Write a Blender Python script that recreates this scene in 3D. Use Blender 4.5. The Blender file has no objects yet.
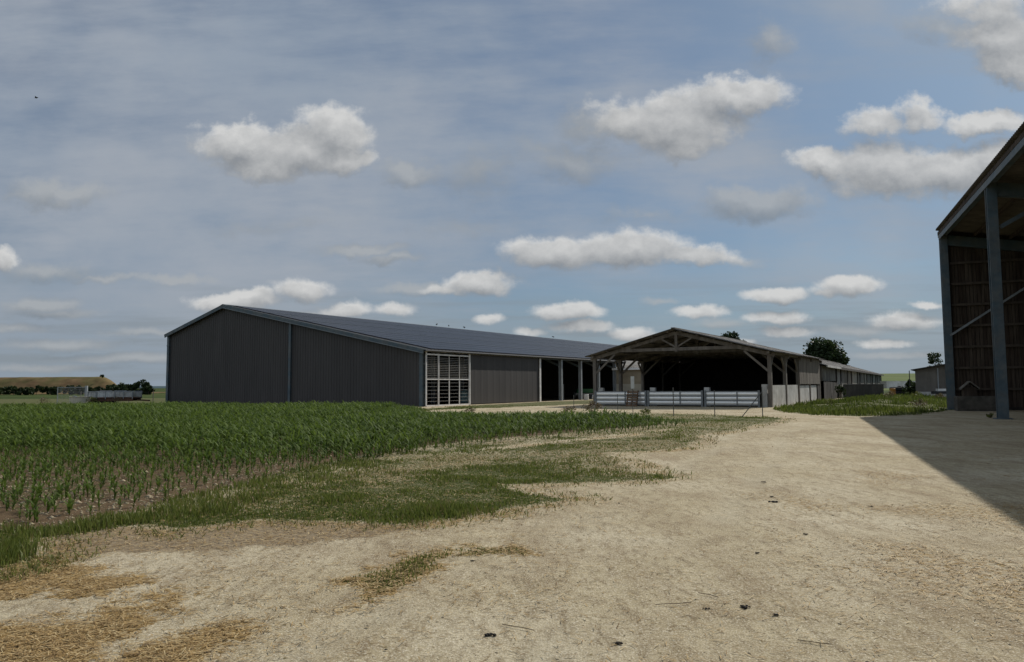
import bpy, math, random
import numpy as np
from mathutils import Vector, Matrix

SC = bpy.context.scene
COL = SC.collection
R = math.radians

# ---------------------------------------------------------------- camera
cam_data = bpy.data.cameras.new("camera")
cam_data.sensor_width = 36.0
cam_data.lens = 740.0 / 1024.0 * 36.0
cam_data.clip_start = 0.1
cam_data.clip_end = 9000.0
camera = bpy.data.objects.new("camera", cam_data)
COL.objects.link(camera)
camera.matrix_world = (Matrix.Translation((0, 0, 1.65))
                       @ Matrix.Rotation(R(90) + math.atan(54.5 / 740.0), 4, 'X')
                       @ Matrix.Rotation(-math.atan(0.0065), 4, 'Z'))
SC.camera = camera

# ---------------------------------------------------------------- view transform
SC.view_settings.view_transform = 'Standard'
SC.view_settings.look = 'None'
SC.view_settings.exposure = -0.1
SC.view_settings.gamma = 1.0
SC.view_settings.use_curve_mapping = False
SC.cycles.max_bounces = 6
SC.cycles.diffuse_bounces = 3
SC.cycles.transparent_max_bounces = 8

# ---------------------------------------------------------------- sun
SUN_DIR = Vector((9.72, 9.75, 11.0)).normalized()
SUN_EL = math.asin(SUN_DIR.z)
SUN_AZ = math.atan2(SUN_DIR.x, SUN_DIR.y)
sun_data = bpy.data.lights.new("sun", 'SUN')
sun_data.energy = 4.3
sun_data.angle = R(0.5)
sun_data.color = (1.0, 0.955, 0.88)
sun = bpy.data.objects.new("sun", sun_data)
sun.rotation_euler = (-SUN_DIR).to_track_quat('-Z', 'Y').to_euler()
sun.location = (40, 40, 60)
COL.objects.link(sun)

# ---------------------------------------------------------------- sky
# each lobe: tangent of azimuth, tangent of elevation, the two radii, density
CLOUDS = [(-0.374, 0.3379, 0.0743, 0.0324, 1.0),
    (-0.2909, 0.326, 0.1014, 0.0432, 1.0),
    (-0.2429, 0.3483, 0.0608, 0.0378, 1.0),
    (-0.2287, 0.3143, 0.0486, 0.0324, 1.0),
    (-0.3321, 0.3122, 0.0811, 0.027, 0.9),
    (0.3115, 0.3999, 0.1014, 0.0351, 1.0),
    (0.2343, 0.3621, 0.1054, 0.0486, 1.0),
    (0.1791, 0.3681, 0.0946, 0.0405, 0.8),
    (0.2475, 0.3365, 0.0676, 0.0324, 0.9),
    (0.4285, 0.3001, 0.0568, 0.0297, 1.0),
    (0.5217, 0.2897, 0.1216, 0.0486, 1.0),
    (0.6112, 0.2891, 0.1014, 0.0459, 1.0),
    (0.6736, 0.2985, 0.0676, 0.0405, 0.9),
    (0.5081, 0.3574, 0.0568, 0.0324, 0.8),
    (0.567, 0.3741, 0.0432, 0.0297, 0.75),
    (0.6563, 0.3621, 0.0838, 0.0243, 0.9),
    (0.6838, 0.4834, 0.0811, 0.0541, 0.9),
    (0.7025, 0.4445, 0.0676, 0.0378, 1.0),
    (0.6652, 0.527, 0.0811, 0.0324, 0.7),
    (0.0594, 0.1814, 0.0919, 0.027, 1.0),
    (0.1551, 0.1863, 0.1081, 0.0297, 1.0),
    (0.2436, 0.1733, 0.0811, 0.0176, 0.8),
    (-0.6926, 0.1712, 0.027, 0.0189, 1.0),
    (-0.379, 0.117, 0.0757, 0.0162, 1.0),
    (-0.356, 0.1237, 0.0405, 0.0135, 0.9),
    (-0.2854, 0.1315, 0.0514, 0.0189, 0.9),
    (-0.2266, 0.1037, 0.0459, 0.0135, 0.8),
    (-0.1587, 0.1019, 0.0378, 0.0108, 0.7),
    (-0.2632, 0.0958, 0.0405, 0.0108, 0.6),
    (-0.0431, 0.1381, 0.0622, 0.0203, 1.0),
    (-0.0311, 0.0888, 0.0243, 0.0108, 0.6),
    (0.0762, 0.099, 0.0595, 0.0162, 1.0),
    (0.0949, 0.0785, 0.0541, 0.0122, 0.8),
    (0.1598, 0.0685, 0.0405, 0.0122, 0.9),
    (0.0244, 0.0708, 0.027, 0.0081, 0.6),
    (0.362, 0.1217, 0.0568, 0.0149, 1.0),
    (0.4605, 0.1348, 0.0541, 0.0176, 1.0),
    (0.4329, 0.1268, 0.0405, 0.0108, 0.6),
    (0.3582, 0.089, 0.0541, 0.0122, 0.8),
    (0.2526, 0.0965, 0.0486, 0.0108, 0.8),
    (0.5331, 0.0851, 0.0595, 0.0149, 0.8),
    (0.3738, 0.0685, 0.0459, 0.0108, 0.8),
    (0.5046, 0.0541, 0.0486, 0.0095, 0.7),
    (0.1733, 0.0657, 0.0351, 0.0095, 0.7),
    (0.3084, 0.054, 0.0324, 0.0068, 0.6),
    (0.5613, 0.1081, 0.027, 0.0068, 0.6),
    (-0.0908, 0.1288, 0.0405, 0.0095, 0.6)]
# thin grey clouds
THIN_CLOUDS = [(-0.1349, 0.2955, 0.0541, 0.027, 0.9),
    (-0.0454, 0.2935, 0.0622, 0.0405, 0.5),
    (-0.62, 0.2693, 0.0838, 0.0243, 0.9),
    (-0.6636, 0.2612, 0.0486, 0.0162, 0.6),
    (0.1236, 0.3628, 0.0757, 0.0351, 0.7),
    (0.0883, 0.3066, 0.0838, 0.0351, 0.7),
    (0.0403, 0.3238, 0.0541, 0.027, 0.4),
    (0.3624, 0.4712, 0.0405, 0.0351, 0.7),
    (0.6004, 0.4912, 0.0622, 0.0324, 0.6),
    (0.3441, 0.2434, 0.0892, 0.027, 1.0),
    (0.3114, 0.2519, 0.0486, 0.0216, 0.8),
    (0.2981, 0.1688, 0.0459, 0.0108, 0.8),
    (-0.2042, 0.1887, 0.0784, 0.0108, 0.9),
    (-0.1632, 0.176, 0.0514, 0.0095, 0.8),
    (-0.6411, 0.1119, 0.0676, 0.0149, 1.0),
    (-0.6135, 0.0994, 0.0811, 0.0095, 0.7),
    (-0.4586, 0.1449, 0.073, 0.0095, 0.8),
    (-0.6362, 0.1585, 0.0811, 0.0176, 0.7),
    (-0.554, 0.1483, 0.0622, 0.0081, 0.7),
    (-0.351, 0.2201, 0.0676, 0.0135, 0.3),
    (-0.118, 0.1304, 0.0811, 0.0122, 0.9),
    (0.282, 0.08, 0.0595, 0.0095, 0.6),
    (0.2014, 0.1118, 0.0297, 0.0068, 0.5),
    (0.4715, 0.0719, 0.0676, 0.0095, 0.6),
    (0.5106, 0.0364, 0.0757, 0.0081, 0.7),
    (-0.6119, 0.0586, 0.1216, 0.0108, 0.8),
    (-0.6737, 0.0794, 0.0676, 0.0081, 0.7),
    (-0.5166, 0.0404, 0.1351, 0.0095, 0.9),
    (-0.6242, 0.0276, 0.1216, 0.0081, 0.8),
    (-0.4905, 0.0728, 0.0811, 0.0081, 0.6),
    (-0.0152, 0.2778, 0.0324, 0.0162, 0.3),
    (0.1765, 0.2319, 0.0811, 0.0135, 0.3),
    (-0.0566, 0.2196, 0.0811, 0.0189, 0.25),
    (-0.2895, 0.2253, 0.0811, 0.0135, 0.25)]

def build_world():
    world = bpy.data.worlds.new("World")
    SC.world = world
    world.use_nodes = True
    nt = world.node_tree
    nt.nodes.clear()

    def fac(tree):
        N, L = tree.nodes, tree.links

        def put(sock, v):
            if isinstance(v, bpy.types.NodeSocket):
                L.new(v, sock)
            elif v is not None:
                sock.default_value = v

        def m(op, a, b=None, c=None, clamp=False):
            n = N.new('ShaderNodeMath'); n.operation = op; n.use_clamp = clamp
            put(n.inputs[0], a); put(n.inputs[1], b)
            if c is not None: put(n.inputs[2], c)
            return n.outputs[0]

        def v(op, a, b=None, out=0):
            n = N.new('ShaderNodeVectorMath'); n.operation = op
            put(n.inputs[0], a)
            if b is not None:
                put(n.inputs['Scale'] if op == 'SCALE' else n.inputs[1], b)
            return n.outputs['Value'] if op == 'LENGTH' else n.outputs[0]

        def noise(vec, scale, detail=5, rough=.55, color=False, dim='3D'):
            n = N.new('ShaderNodeTexNoise'); n.noise_dimensions = dim
            put(n.inputs['Vector'], vec)
            n.inputs['Scale'].default_value = scale
            n.inputs['Detail'].default_value = detail
            n.inputs['Roughness'].default_value = rough
            return n.outputs['Color'] if color else n.outputs['Fac']

        def ramp(x, a, b, c=0., d=1., smooth=True):
            n = N.new('ShaderNodeMapRange')
            n.interpolation_type = 'SMOOTHSTEP' if smooth else 'LINEAR'
            put(n.inputs[0], x)
            for i, q in enumerate((a, b, c, d)): put(n.inputs[i + 1], q)
            return n.outputs[0]

        def mix(f, a, b):
            n = N.new('ShaderNodeMix'); n.data_type = 'RGBA'
            put(n.inputs[0], f); put(n.inputs[6], a); put(n.inputs[7], b)
            return n.outputs[2]

        def comb(x, y, z=0.):
            n = N.new('ShaderNodeCombineXYZ')
            put(n.inputs[0], x); put(n.inputs[1], y); put(n.inputs[2], z)
            return n.outputs[0]

        def sep(a):
            n = N.new('ShaderNodeSeparateXYZ'); put(n.inputs[0], a)
            return n.outputs
        return m, v, noise, ramp, mix, comb, sep

    # --- node group: cloud density at a tangent point
    def density_group(label, lobes):
        g = bpy.data.node_groups.new(label, 'ShaderNodeTree')
        g.interface.new_socket("P", in_out='INPUT', socket_type='NodeSocketVector')
        g.interface.new_socket("D", in_out='OUTPUT', socket_type='NodeSocketFloat')
        gi = g.nodes.new('NodeGroupInput'); go = g.nodes.new('NodeGroupOutput')
        m, v, noise, ramp, mix, comb, sep = fac(g)
        P = gi.outputs[0]
        s = sep(P)
        amp = ramp(s[1], .02, .35, .013, .06, smooth=False)
        w1 = v('SUBTRACT', noise(P, 13, 2, color=True), (.5, .5, .5))
        w2 = v('SUBTRACT', noise(P, 48, 4, .6, color=True), (.5, .5, .5))
        warp = v('ADD', v('SCALE', w1, amp), v('SCALE', w2, m('MULTIPLY', amp, .55)))
        Q = v('MULTIPLY', v('ADD', P, warp), (1, 1, 0))
        D = None
        for (cx, cy, rx, ry, w) in lobes:
            d = v('SUBTRACT', Q, (cx, cy, 0))
            d = v('MULTIPLY', d, (1 / rx, 1 / ry, 0))
            l = v('LENGTH', d)
            q = m('MULTIPLY_ADD', l, -w, w)
            D = q if D is None else m('SMOOTH_MAX', D, q, .12)
        g.links.new(D, go.inputs[0])
        return g
    g_main = density_group('cloud density', CLOUDS)
    g_thin = density_group('thin cloud density', THIN_CLOUDS)

    m, v, noise, ramp, mix, comb, sep = fac(nt)
    tc = nt.nodes.new('ShaderNodeTexCoord')
    dirv = v('NORMALIZE', tc.outputs['Generated'])
    d = sep(dirv)
    yy = m('MAXIMUM', m('ABSOLUTE', d[1]), .03)
    zz = m('MAXIMUM', d[2], 0.)
    P = comb(m('DIVIDE', d[0], yy), m('DIVIDE', d[2], yy))

    def dens(p, g=g_main):
        n = nt.nodes.new('ShaderNodeGroup'); n.node_tree = g
        nt.links.new(p, n.inputs[0])
        return n.outputs[0]
    D0 = dens(P)
    vh = ramp(m('DIVIDE', zz, yy), .02, .35, .45, 1., smooth=False)
    off = v('SCALE', (.008, .028, 0), vh)
    D1 = dens(v('ADD', P, off))
    er = m('SUBTRACT', noise(v('MULTIPLY', P, (1, 1.35, 0)), 30, 8, .64), .5)
    er2 = m('SUBTRACT', noise(v('MULTIPLY', v('ADD', P, (.004, .010, 0)), (1, 1.35, 0)), 30, 8, .64), .5)
    De = m('MULTIPLY_ADD', er, .58, D0)
    alpha = ramp(De, -.03, .46)
    T0 = dens(P, g_thin)
    Te = m('MULTIPLY_ADD', er, .70, T0)
    talpha = ramp(Te, -.08, .62, 0., .72)
    tlit = m('MULTIPLY_ADD', m('SUBTRACT', T0, dens(v('ADD', P, off), g_thin)), .8, .36, clamp=True)
    light = m('SUBTRACT', D0, D1)
    rim = m('MULTIPLY', m('MAXIMUM', light, 0.), ramp(D0, .50, .08))
    lit = m('MULTIPLY_ADD', light, .62, .37)
    lit = m('MULTIPLY_ADD', rim, .95, lit)
    lit = m('MULTIPLY_ADD', m('SUBTRACT', er, er2), .42, lit)
    lit = m('MULTIPLY_ADD', er, .12, lit)
    # thin edges are brighter than deep centres
    lit = m('ADD', lit, ramp(De, .0, .25, -.12, .0), clamp=True)
    ccol = mix(lit, (2.65, 2.82, 3.02, 1), (7.0, 7.0, 6.9, 1))
    tcol = mix(tlit, (2.1, 2.38, 2.68, 1), (4.3, 4.5, 4.65, 1))

    # --- clear sky and the thin veil high up
    sky = nt.nodes.new('ShaderNodeTexSky')
    sky.sky_type = 'NISHITA'; sky.sun_disc = False
    sky.sun_elevation = SUN_EL; sky.sun_rotation = SUN_AZ
    sky.altitude = 100; sky.air_density = 1.0; sky.dust_density = 1.0; sky.ozone_density = 2.0
    base = v('MULTIPLY', sky.outputs[0], (.36, .50, .60))
    def veil_noise(rot, sx, sy, scale, detail, rough):
        mp = nt.nodes.new('ShaderNodeMapping')
        mp.inputs['Rotation'].default_value = (0, 0, R(rot)); mp.inputs['Scale'].default_value = (sx, sy, 1)
        nt.links.new(P, mp.inputs[0])
        return noise(mp.outputs[0], scale, detail, rough)
    c1 = veil_noise(-24, 1.0, 1.7, 2.1, 4, .5)
    c2 = veil_noise(-30, .7, 3.6, 4.6, 9, .62)
    c3 = veil_noise(12, 1.0, 1.3, 2.6, 7, .55)
    veil = m('ADD', m('ADD', m('MULTIPLY', c1, .40), m('MULTIPLY', c2, .32)), m('MULTIPLY', c3, .28))
    # less veil toward the right-hand side of the view, more toward the left
    side = m('MULTIPLY', m('DIVIDE', d[0], yy), -.10)
    side = m('MINIMUM', m('MAXIMUM', side, -.035), .05)
    vf = ramp(m('ADD', veil, side), .37, .60, .38, .97)
    vcol = (3.55, 4.05, 4.75, 1)
    vcol = mix(ramp(c3, .38, .64), (3.15, 3.72, 4.50, 1), (3.75, 4.15, 4.72, 1))
    col = mix(vf, base, vcol)
    hz = ramp(d[2], .0, .16, .75, 0.)
    col = mix(hz, col, (2.75, 3.35, 3.95, 1))
    # thin grey layers low over the horizon
    sx = m('DIVIDE', d[0], yy); sz = m('DIVIDE', zz, yy)
    lay = noise(comb(m('MULTIPLY', sx, 3.2), m('MULTIPLY', sz, 42.)), 1.0, 6, .6)
    lowm = ramp(sz, .19, .03, 0., 1.)
    col = mix(m('MULTIPLY', ramp(lay, .46, .66, 0., .75), lowm), col, (2.55, 2.95, 3.3, 1))
    col = mix(m('MULTIPLY', ramp(lay, .44, .30, 0., .55), lowm), col, (3.7, 4.1, 4.5, 1))
    col = mix(talpha, col, tcol)
    col = mix(m('MULTIPLY', alpha, .92), col, ccol)
    # sky behind the camera given added brightness to lift the shaded faces
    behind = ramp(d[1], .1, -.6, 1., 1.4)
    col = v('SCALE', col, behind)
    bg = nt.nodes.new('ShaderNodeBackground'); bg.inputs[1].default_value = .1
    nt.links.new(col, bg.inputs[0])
    out = nt.nodes.new('ShaderNodeOutputWorld')
    nt.links.new(bg.outputs[0], out.inputs[0])
    try:
        world.cycles.sampling_method = 'MANUAL'
        world.cycles.sample_map_resolution = 512
    except Exception:
        pass


build_world()

# ================================================================ helpers
rng = np.random.default_rng(11)
random.seed(11)


def mat(name, col, rough=.85, var=.25, scale=2.0, stretch=(1, 1, 1), bump=0.0, bscale=20., metal=0.0,
        spec=.3, col2=None, detail=6, blotch=None, coord='Object', trans=0.0):
    """One procedural surface: two noises vary the colour, optional second colour in blotches, optional bump."""
    m = bpy.data.materials.new(name); m.use_nodes = True
    nt = m.node_tree; N, L = nt.nodes, nt.links
    b = N['Principled BSDF']
    b.inputs['Roughness'].default_value = rough
    b.inputs['Metallic'].default_value = metal
    b.inputs['Specular IOR Level'].default_value = spec
    tc = N.new('ShaderNodeTexCoord'); mp = N.new('ShaderNodeMapping')
    mp.inputs['Scale'].default_value = stretch
    L.new(tc.outputs[coord], mp.inputs[0])
    n1 = N.new('ShaderNodeTexNoise'); n1.inputs['Scale'].default_value = scale
    n1.inputs['Detail'].default_value = detail; n1.inputs['Roughness'].default_value = .6
    L.new(mp.outputs[0], n1.inputs['Vector'])
    mr = N.new('ShaderNodeMapRange')
    mr.inputs[1].default_value = .3; mr.inputs[2].default_value = .7
    mr.inputs[3].default_value = 1 - var; mr.inputs[4].default_value = 1 + var
    L.new(n1.outputs['Fac'], mr.inputs[0])
    vm = N.new('ShaderNodeVectorMath'); vm.operation = 'SCALE'
    L.new(mr.outputs[0], vm.inputs['Scale'])
    if col2 is None:
        vm.inputs[0].default_value = col
    else:
        n2 = N.new('ShaderNodeTexNoise'); n2.inputs['Scale'].default_value = blotch or scale * .4
        n2.inputs['Detail'].default_value = 7; n2.inputs['Roughness'].default_value = .65
        L.new(mp.outputs[0], n2.inputs['Vector'])
        r2 = N.new('ShaderNodeMapRange'); r2.inputs[1].default_value = .42; r2.inputs[2].default_value = .6
        L.new(n2.outputs['Fac'], r2.inputs[0])
        mx = N.new('ShaderNodeMix'); mx.data_type = 'RGBA'
        L.new(r2.outputs[0], mx.inputs[0])
        mx.inputs[6].default_value = (*col, 1); mx.inputs[7].default_value = (*col2, 1)
        L.new(mx.outputs[2], vm.inputs[0])
    L.new(vm.outputs[0], b.inputs['Base Color'])
    if bump:
        n3 = N.new('ShaderNodeTexNoise'); n3.inputs['Scale'].default_value = bscale
        n3.inputs['Detail'].default_value = 5
        L.new(mp.outputs[0], n3.inputs['Vector'])
        bp = N.new('ShaderNodeBump'); bp.inputs['Strength'].default_value = bump; bp.inputs['Distance'].default_value = .02
        L.new(n3.outputs['Fac'], bp.inputs['Height']); L.new(bp.outputs[0], b.inputs['Normal'])
    return m


def leafmat(name, dark, light, dry=None, trans=.35, attr='tint', rough=.55):
    """Foliage: the vertex attribute 'tint' picks the leaf's own colour, some light passes through."""
    m = bpy.data.materials.new(name); m.use_nodes = True
    nt = m.node_tree; N, L = nt.nodes, nt.links
    b = N['Principled BSDF']; b.inputs['Roughness'].default_value = rough
    b.inputs['Specular IOR Level'].default_value = .25
    at = N.new('ShaderNodeAttribute'); at.attribute_name = attr
    cr = N.new('ShaderNodeValToRGB')
    e = cr.color_ramp.elements
    e[0].position = 0; e[0].color = (*dark, 1)
    e[1].position = 1.0 if dry is None else .6; e[1].color = (*light, 1)
    if dry is not None:
        q = e.new(1.0); q.color = (*dry, 1)
    L.new(at.outputs['Fac'], cr.inputs[0]); L.new(cr.outputs[0], b.inputs['Base Color'])
    tr = N.new('ShaderNodeBsdfTranslucent'); L.new(cr.outputs[0], tr.inputs[0])
    ms = N.new('ShaderNodeMixShader'); ms.inputs[0].default_value = trans
    out = N['Material Output']
    L.new(b.outputs[0], ms.inputs[1]); L.new(tr.outputs[0], ms.inputs[2]); L.new(ms.outputs[0], out.inputs[0])
    return m


class MB:
    """Collects shapes that belong to ONE mesh object."""
    def __init__(s): s.v = []; s.f = []

    def add(s, vs, fs):
        n = len(s.v); s.v += [tuple(map(float, q)) for q in vs]; s.f += [tuple(i + n for i in q) for q in fs]
        return s

    def box(s, x0, x1, y0, y1, z0, z1):
        return s.add([(x0, y0, z0), (x1, y0, z0), (x1, y1, z0), (x0, y1, z0), (x0, y0, z1), (x1, y0, z1), (x1, y1, z1), (x0, y1, z1)],
                     [(3, 2, 1, 0), (4, 5, 6, 7), (0, 1, 5, 4), (1, 2, 6, 5), (2, 3, 7, 6), (3, 0, 4, 7)])

    def beam(s, p, q, w, h, up=(0, 0, 1)):
        p, q = Vector(p), Vector(q); d = (q - p).normalized(); u = Vector(up)
        if abs(d.dot(u)) > .98: u = Vector((1, 0, 0))
        sd = d.cross(u).normalized() * (w / 2); u2 = sd.cross(d).normalized() * (h / 2)
        vs = [a + i * sd + j * u2 for a in (p, q) for i, j in ((-1, -1), (1, -1), (1, 1), (-1, 1))]
        return s.add(vs, [(0, 1, 2, 3), (7, 6, 5, 4), (4, 5, 1, 0), (5, 6, 2, 1), (6, 7, 3, 2), (7, 4, 0, 3)])

    def tube(s, p, q, r0, r1=None, n=8):
        r1 = r0 if r1 is None else r1
        p, q = Vector(p), Vector(q); d = (q - p).normalized()
        a = d.orthogonal().normalized(); b = d.cross(a)
        vs = [c + (a * math.cos(6.28318 * i / n) + b * math.sin(6.28318 * i / n)) * r for c, r in ((p, r0), (q, r1)) for i in range(n)]
        fs = [(i, (i + 1) % n, n + (i + 1) % n, n + i) for i in range(n)] + [tuple(range(n))[::-1], tuple(range(n, 2 * n))]
        return s.add(vs, fs)

    def lathe(s, c, axis, prof, n=16):
        """prof: list of (distance along axis, radius)"""
        d = Vector(axis).normalized(); a = d.orthogonal().normalized(); b = d.cross(a); c = Vector(c); k = len(prof)
        vs = [c + d * t + (a * math.cos(6.28318 * i / n) + b * math.sin(6.28318 * i / n)) * r for t, r in prof for i in range(n)]
        fs = [(j * n + i, j * n + (i + 1) % n, (j + 1) * n + (i + 1) % n, (j + 1) * n + i) for j in range(k - 1) for i in range(n)]
        fs += [tuple(range(n))[::-1], tuple(range((k - 1) * n, k * n))]
        return s.add(vs, fs)

    def sheet(s, o, along, slope, pitch, depth, normal, thick=None):
        """Corrugated sheet: zigzag along 'along', straight down 'slope'."""
        o, A, S, Nn = Vector(o), Vector(along), Vector(slope), Vector(normal).normalized()
        n = max(2, int(A.length / pitch)); prof = []
        for i in range(n):
            for f_, d_ in ((0, 0), (.3, 0), (.45, 1), (.85, 1)):
                prof.append(((i + f_) / n, d_))
        prof.append((1., 0))
        vs = []
        for t, d_ in prof:
            b = o + A * t + Nn * (d_ * depth); vs += [b, b + S]
        return s.add(vs, [(2 * i, 2 * i + 1, 2 * i + 3, 2 * i + 2) for i in range(len(prof) - 1)])

    def clad(s, p0, p1, top, base=0., pitch=.33, depth=.035, out=(0, -1, 0)):
        """Upright ribbed cladding from p0 to p1 whose top follows top(distance)."""
        p0, p1 = Vector((*p0, 0)), Vector((*p1, 0)); A = p1 - p0; ln = A.length; Nn = Vector(out).normalized()
        n = max(1, int(round(ln / pitch))); prof = []
        for i in range(n):
            for f_, d_ in ((0, 0), (.62, 0), (.70, 1), (.92, 1)):
                prof.append(((i + f_) / n, d_))
        prof.append((1., 0)); vs = []
        for t, d_ in prof:
            b = p0 + A * t + Nn * (d_ * depth)
            vs += [(b.x, b.y, base), (b.x, b.y, top(t * ln))]
        return s.add(vs, [(2 * i, 2 * i + 2, 2 * i + 3, 2 * i + 1) for i in range(len(prof) - 1)])

    def boards(s, p0, p1, top, base=0., w=.2, thick=.025, out=(0, -1, 0), gap=.012, jit=.012):
        """Upright separate planks, each slightly different."""
        p0, p1 = Vector((*p0, 0)), Vector((*p1, 0)); A = (p1 - p0); ln = A.length; A.normalize(); Nn = Vector(out).normalized()
        t = 0.
        while t < ln - .03:
            ww = min(w * random.uniform(.85, 1.15), ln - t); j = random.uniform(-jit, jit)
            a, b = p0 + A * t + Nn * j, p0 + A * (t + ww - gap) + Nn * j
            a2, b2 = a + Nn * thick, b + Nn * thick
            za, zb = top(t), top(t + ww); z0 = base - random.uniform(0, .03)
            s.add([(a.x, a.y, z0), (b.x, b.y, z0), (b2.x, b2.y, z0), (a2.x, a2.y, z0), (a.x, a.y, za), (b.x, b.y, zb), (b2.x, b2.y, zb), (a2.x, a2.y, za)],
                  [(0, 1, 2, 3), (7, 6, 5, 4), (4, 5, 1, 0), (5, 6, 2, 1), (6, 7, 3, 2), (7, 4, 0, 3)])
            t += ww
        return s

    def build(s, name, m, parent=None, smooth=False, label=None):
        me = bpy.data.meshes.new(name); me.from_pydata(s.v, [], s.f); me.update()
        me.materials.append(m)
        if smooth: me.polygons.foreach_set('use_smooth', [True] * len(me.polygons))
        o = bpy.data.objects.new(name, me); COL.objects.link(o)
        if parent is not None: o.parent = parent
        if label: o['label'] = label
        return o


def arrays(name, verts, faces, m, tint=None, parent=None, smooth=False, attrs=None):
    """ONE mesh object straight from numpy arrays (all faces with the same number of corners)."""
    me = bpy.data.meshes.new(name); k = faces.shape[1]
    me.vertices.add(len(verts)); me.vertices.foreach_set('co', np.ascontiguousarray(verts, dtype=np.float32).ravel())
    me.loops.add(faces.size); me.loops.foreach_set('vertex_index', np.ascontiguousarray(faces, dtype=np.int32).ravel())
    me.polygons.add(len(faces)); me.polygons.foreach_set('loop_start', np.arange(0, faces.size, k, dtype=np.int32))
    if smooth: me.polygons.foreach_set('use_smooth', np.ones(len(faces), dtype=bool))
    for key, val in ({} if attrs is None else attrs).items():
        a = me.attributes.new(key, 'FLOAT', 'POINT'); a.data.foreach_set('value', np.ascontiguousarray(val, dtype=np.float32))
    if tint is not None:
        a = me.attributes.new('tint', 'FLOAT', 'POINT'); a.data.foreach_set('value', np.ascontiguousarray(tint, dtype=np.float32))
    me.update(calc_edges=True); me.validate()
    me.materials.append(m)
    o = bpy.data.objects.new(name, me); COL.objects.link(o)
    if parent is not None: o.parent = parent
    return o


def tag(o, label=None, cat=None, group=None, kind=None):
    for k, v in (('label', label), ('category', cat), ('group', group), ('kind', kind)):
        if v: o[k] = v
    return o


def thing(name, label, cat, loc=(0, 0, 0), rot=0., group=None):
    o = bpy.data.objects.new(name, None); COL.objects.link(o); o.empty_display_size = .3
    o.location = loc; o.rotation_euler = (0, 0, rot)
    return tag(o, label, cat, group)


def copy_tree(o, parent=None):
    c = o.copy(); COL.objects.link(c)
    if parent is not None: c.parent = parent
    for ch in list(o.children): copy_tree(ch, c)
    return c


def vnoise(x, y, seed=0):
    """smooth value noise, 0..1"""
    xi, yi = np.floor(x).astype(np.int64), np.floor(y).astype(np.int64); xf, yf = x - xi, y - yi

    def h(a, b):
        n = (a * 374761393 + b * 668265263 + seed * 982451653) & 0x7fffffff
        n = ((n ^ (n >> 13)) * 1274126177) & 0x7fffffff
        return ((n ^ (n >> 16)) & 0xffff) / 65535.
    u, w = xf * xf * (3 - 2 * xf), yf * yf * (3 - 2 * yf)
    return (h(xi, yi) * (1 - u) + h(xi + 1, yi) * u) * (1 - w) + (h(xi, yi + 1) * (1 - u) + h(xi + 1, yi + 1) * u) * w


def fbm(x, y, seed=0, oct=4):
    s, a, t = 0., .5, 0.
    for i in range(oct):
        s = s + a * vnoise(x * 2 ** i, y * 2 ** i, seed + i * 17); t += a; a *= .5
    return s / t


def sdist(px, py, poly):
    """signed distance to a polygon on the ground, positive inside"""
    P_ = np.array(poly, float); n = len(P_); dmin = np.full(px.shape, 1e9); ins = np.zeros(px.shape, bool)
    for i in range(n):
        a, b = P_[i], P_[(i + 1) % n]; e = b - a
        wx, wy = px - a[0], py - a[1]
        t = np.clip((wx * e[0] + wy * e[1]) / (e @ e + 1e-12), 0, 1)
        dmin = np.minimum(dmin, np.hypot(wx - e[0] * t, wy - e[1] * t))
        c = ((a[1] > py) != (b[1] > py)) & (px < e[0] * (py - a[1]) / (e[1] + 1e-12 * (e[1] == 0)) + a[0])
        ins ^= c
    return np.where(ins, dmin, -dmin)


def sm(a, b, x):
    t = np.clip((x - a) / (b - a), 0, 1); return t * t * (3 - 2 * t)

# ================================================================ ground regions (metres, x right, y away)
FIELD = [(-14.0, 1.5), (-6.1, 8.94), (-5.41, 8.98), (-5.2, 10.18), (-4.96, 11.87), (-4.14, 14.54), (-2.71, 17.97), (-0.9, 20.48), (1.48, 23.37), (4.55, 26.62), (7.4, 31.08), (6.33, 36.95), (2.51, 39.33), (-4.84, 41.13), (-6.74, 53.07), (-32.78, 59.08), (-90.0, 50.0)]
VERGE = [(-14.0, 1.6), (-5.97, 8.76), (-5.61, 9.38), (-5.22, 9.72), (-4.96, 10.09), (-4.48, 10.94), (-4.15, 12.29), (-3.55, 14.51), (-2.6, 17.23), (-0.33, 19.48), (1.99, 22.07), (4.27, 25.01), (7.4, 31.08), (6.33, 36.95), (2.59, 40.62), (7.31, 42.7), (10.44, 41.43), (13.58, 36.44), (12.3, 33.5), (8.73, 28.01), (6.15, 23.84), (4.73, 19.71), (2.52, 18.4), (2.31, 15.42), (2.75, 13.54), (1.93, 12.88), (-0.08, 12.46), (0.12, 11.64), (0.87, 10.9), (-0.36, 9.61), (-1.36, 9.03), (-2.24, 9.19), (-3.15, 9.36), (-3.5, 8.92), (-3.85, 8.69), (-4.36, 8.88), (-5.01, 8.91), (-5.36, 8.39), (-4.94, 7.92), (-4.62, 7.33), (-4.69, 6.9), (-5.6, 5.0), (-11.0, -2.0)]
MULCH = [(-5.47, 8.57), (-5.05, 8.97), (-4.39, 8.95), (-3.87, 8.75), (-3.18, 9.43), (-2.26, 9.26), (-1.01, 9.15), (-1.07, 8.65), (-2.23, 7.89), (-3.25, 7.59), (-4.07, 7.61), (-4.42, 7.04), (-4.56, 6.72), (-4.74, 6.97), (-4.62, 7.33), (-4.94, 7.92)]
S1 = [(-4.97, 6.56), (-4.61, 6.79), (-4.58, 7.58), (-3.54, 6.66), (-3.15, 6.41), (-3.29, 6.03), (-3.75, 6.12), (-4.03, 5.94), (-4.11, 5.44)]
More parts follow.
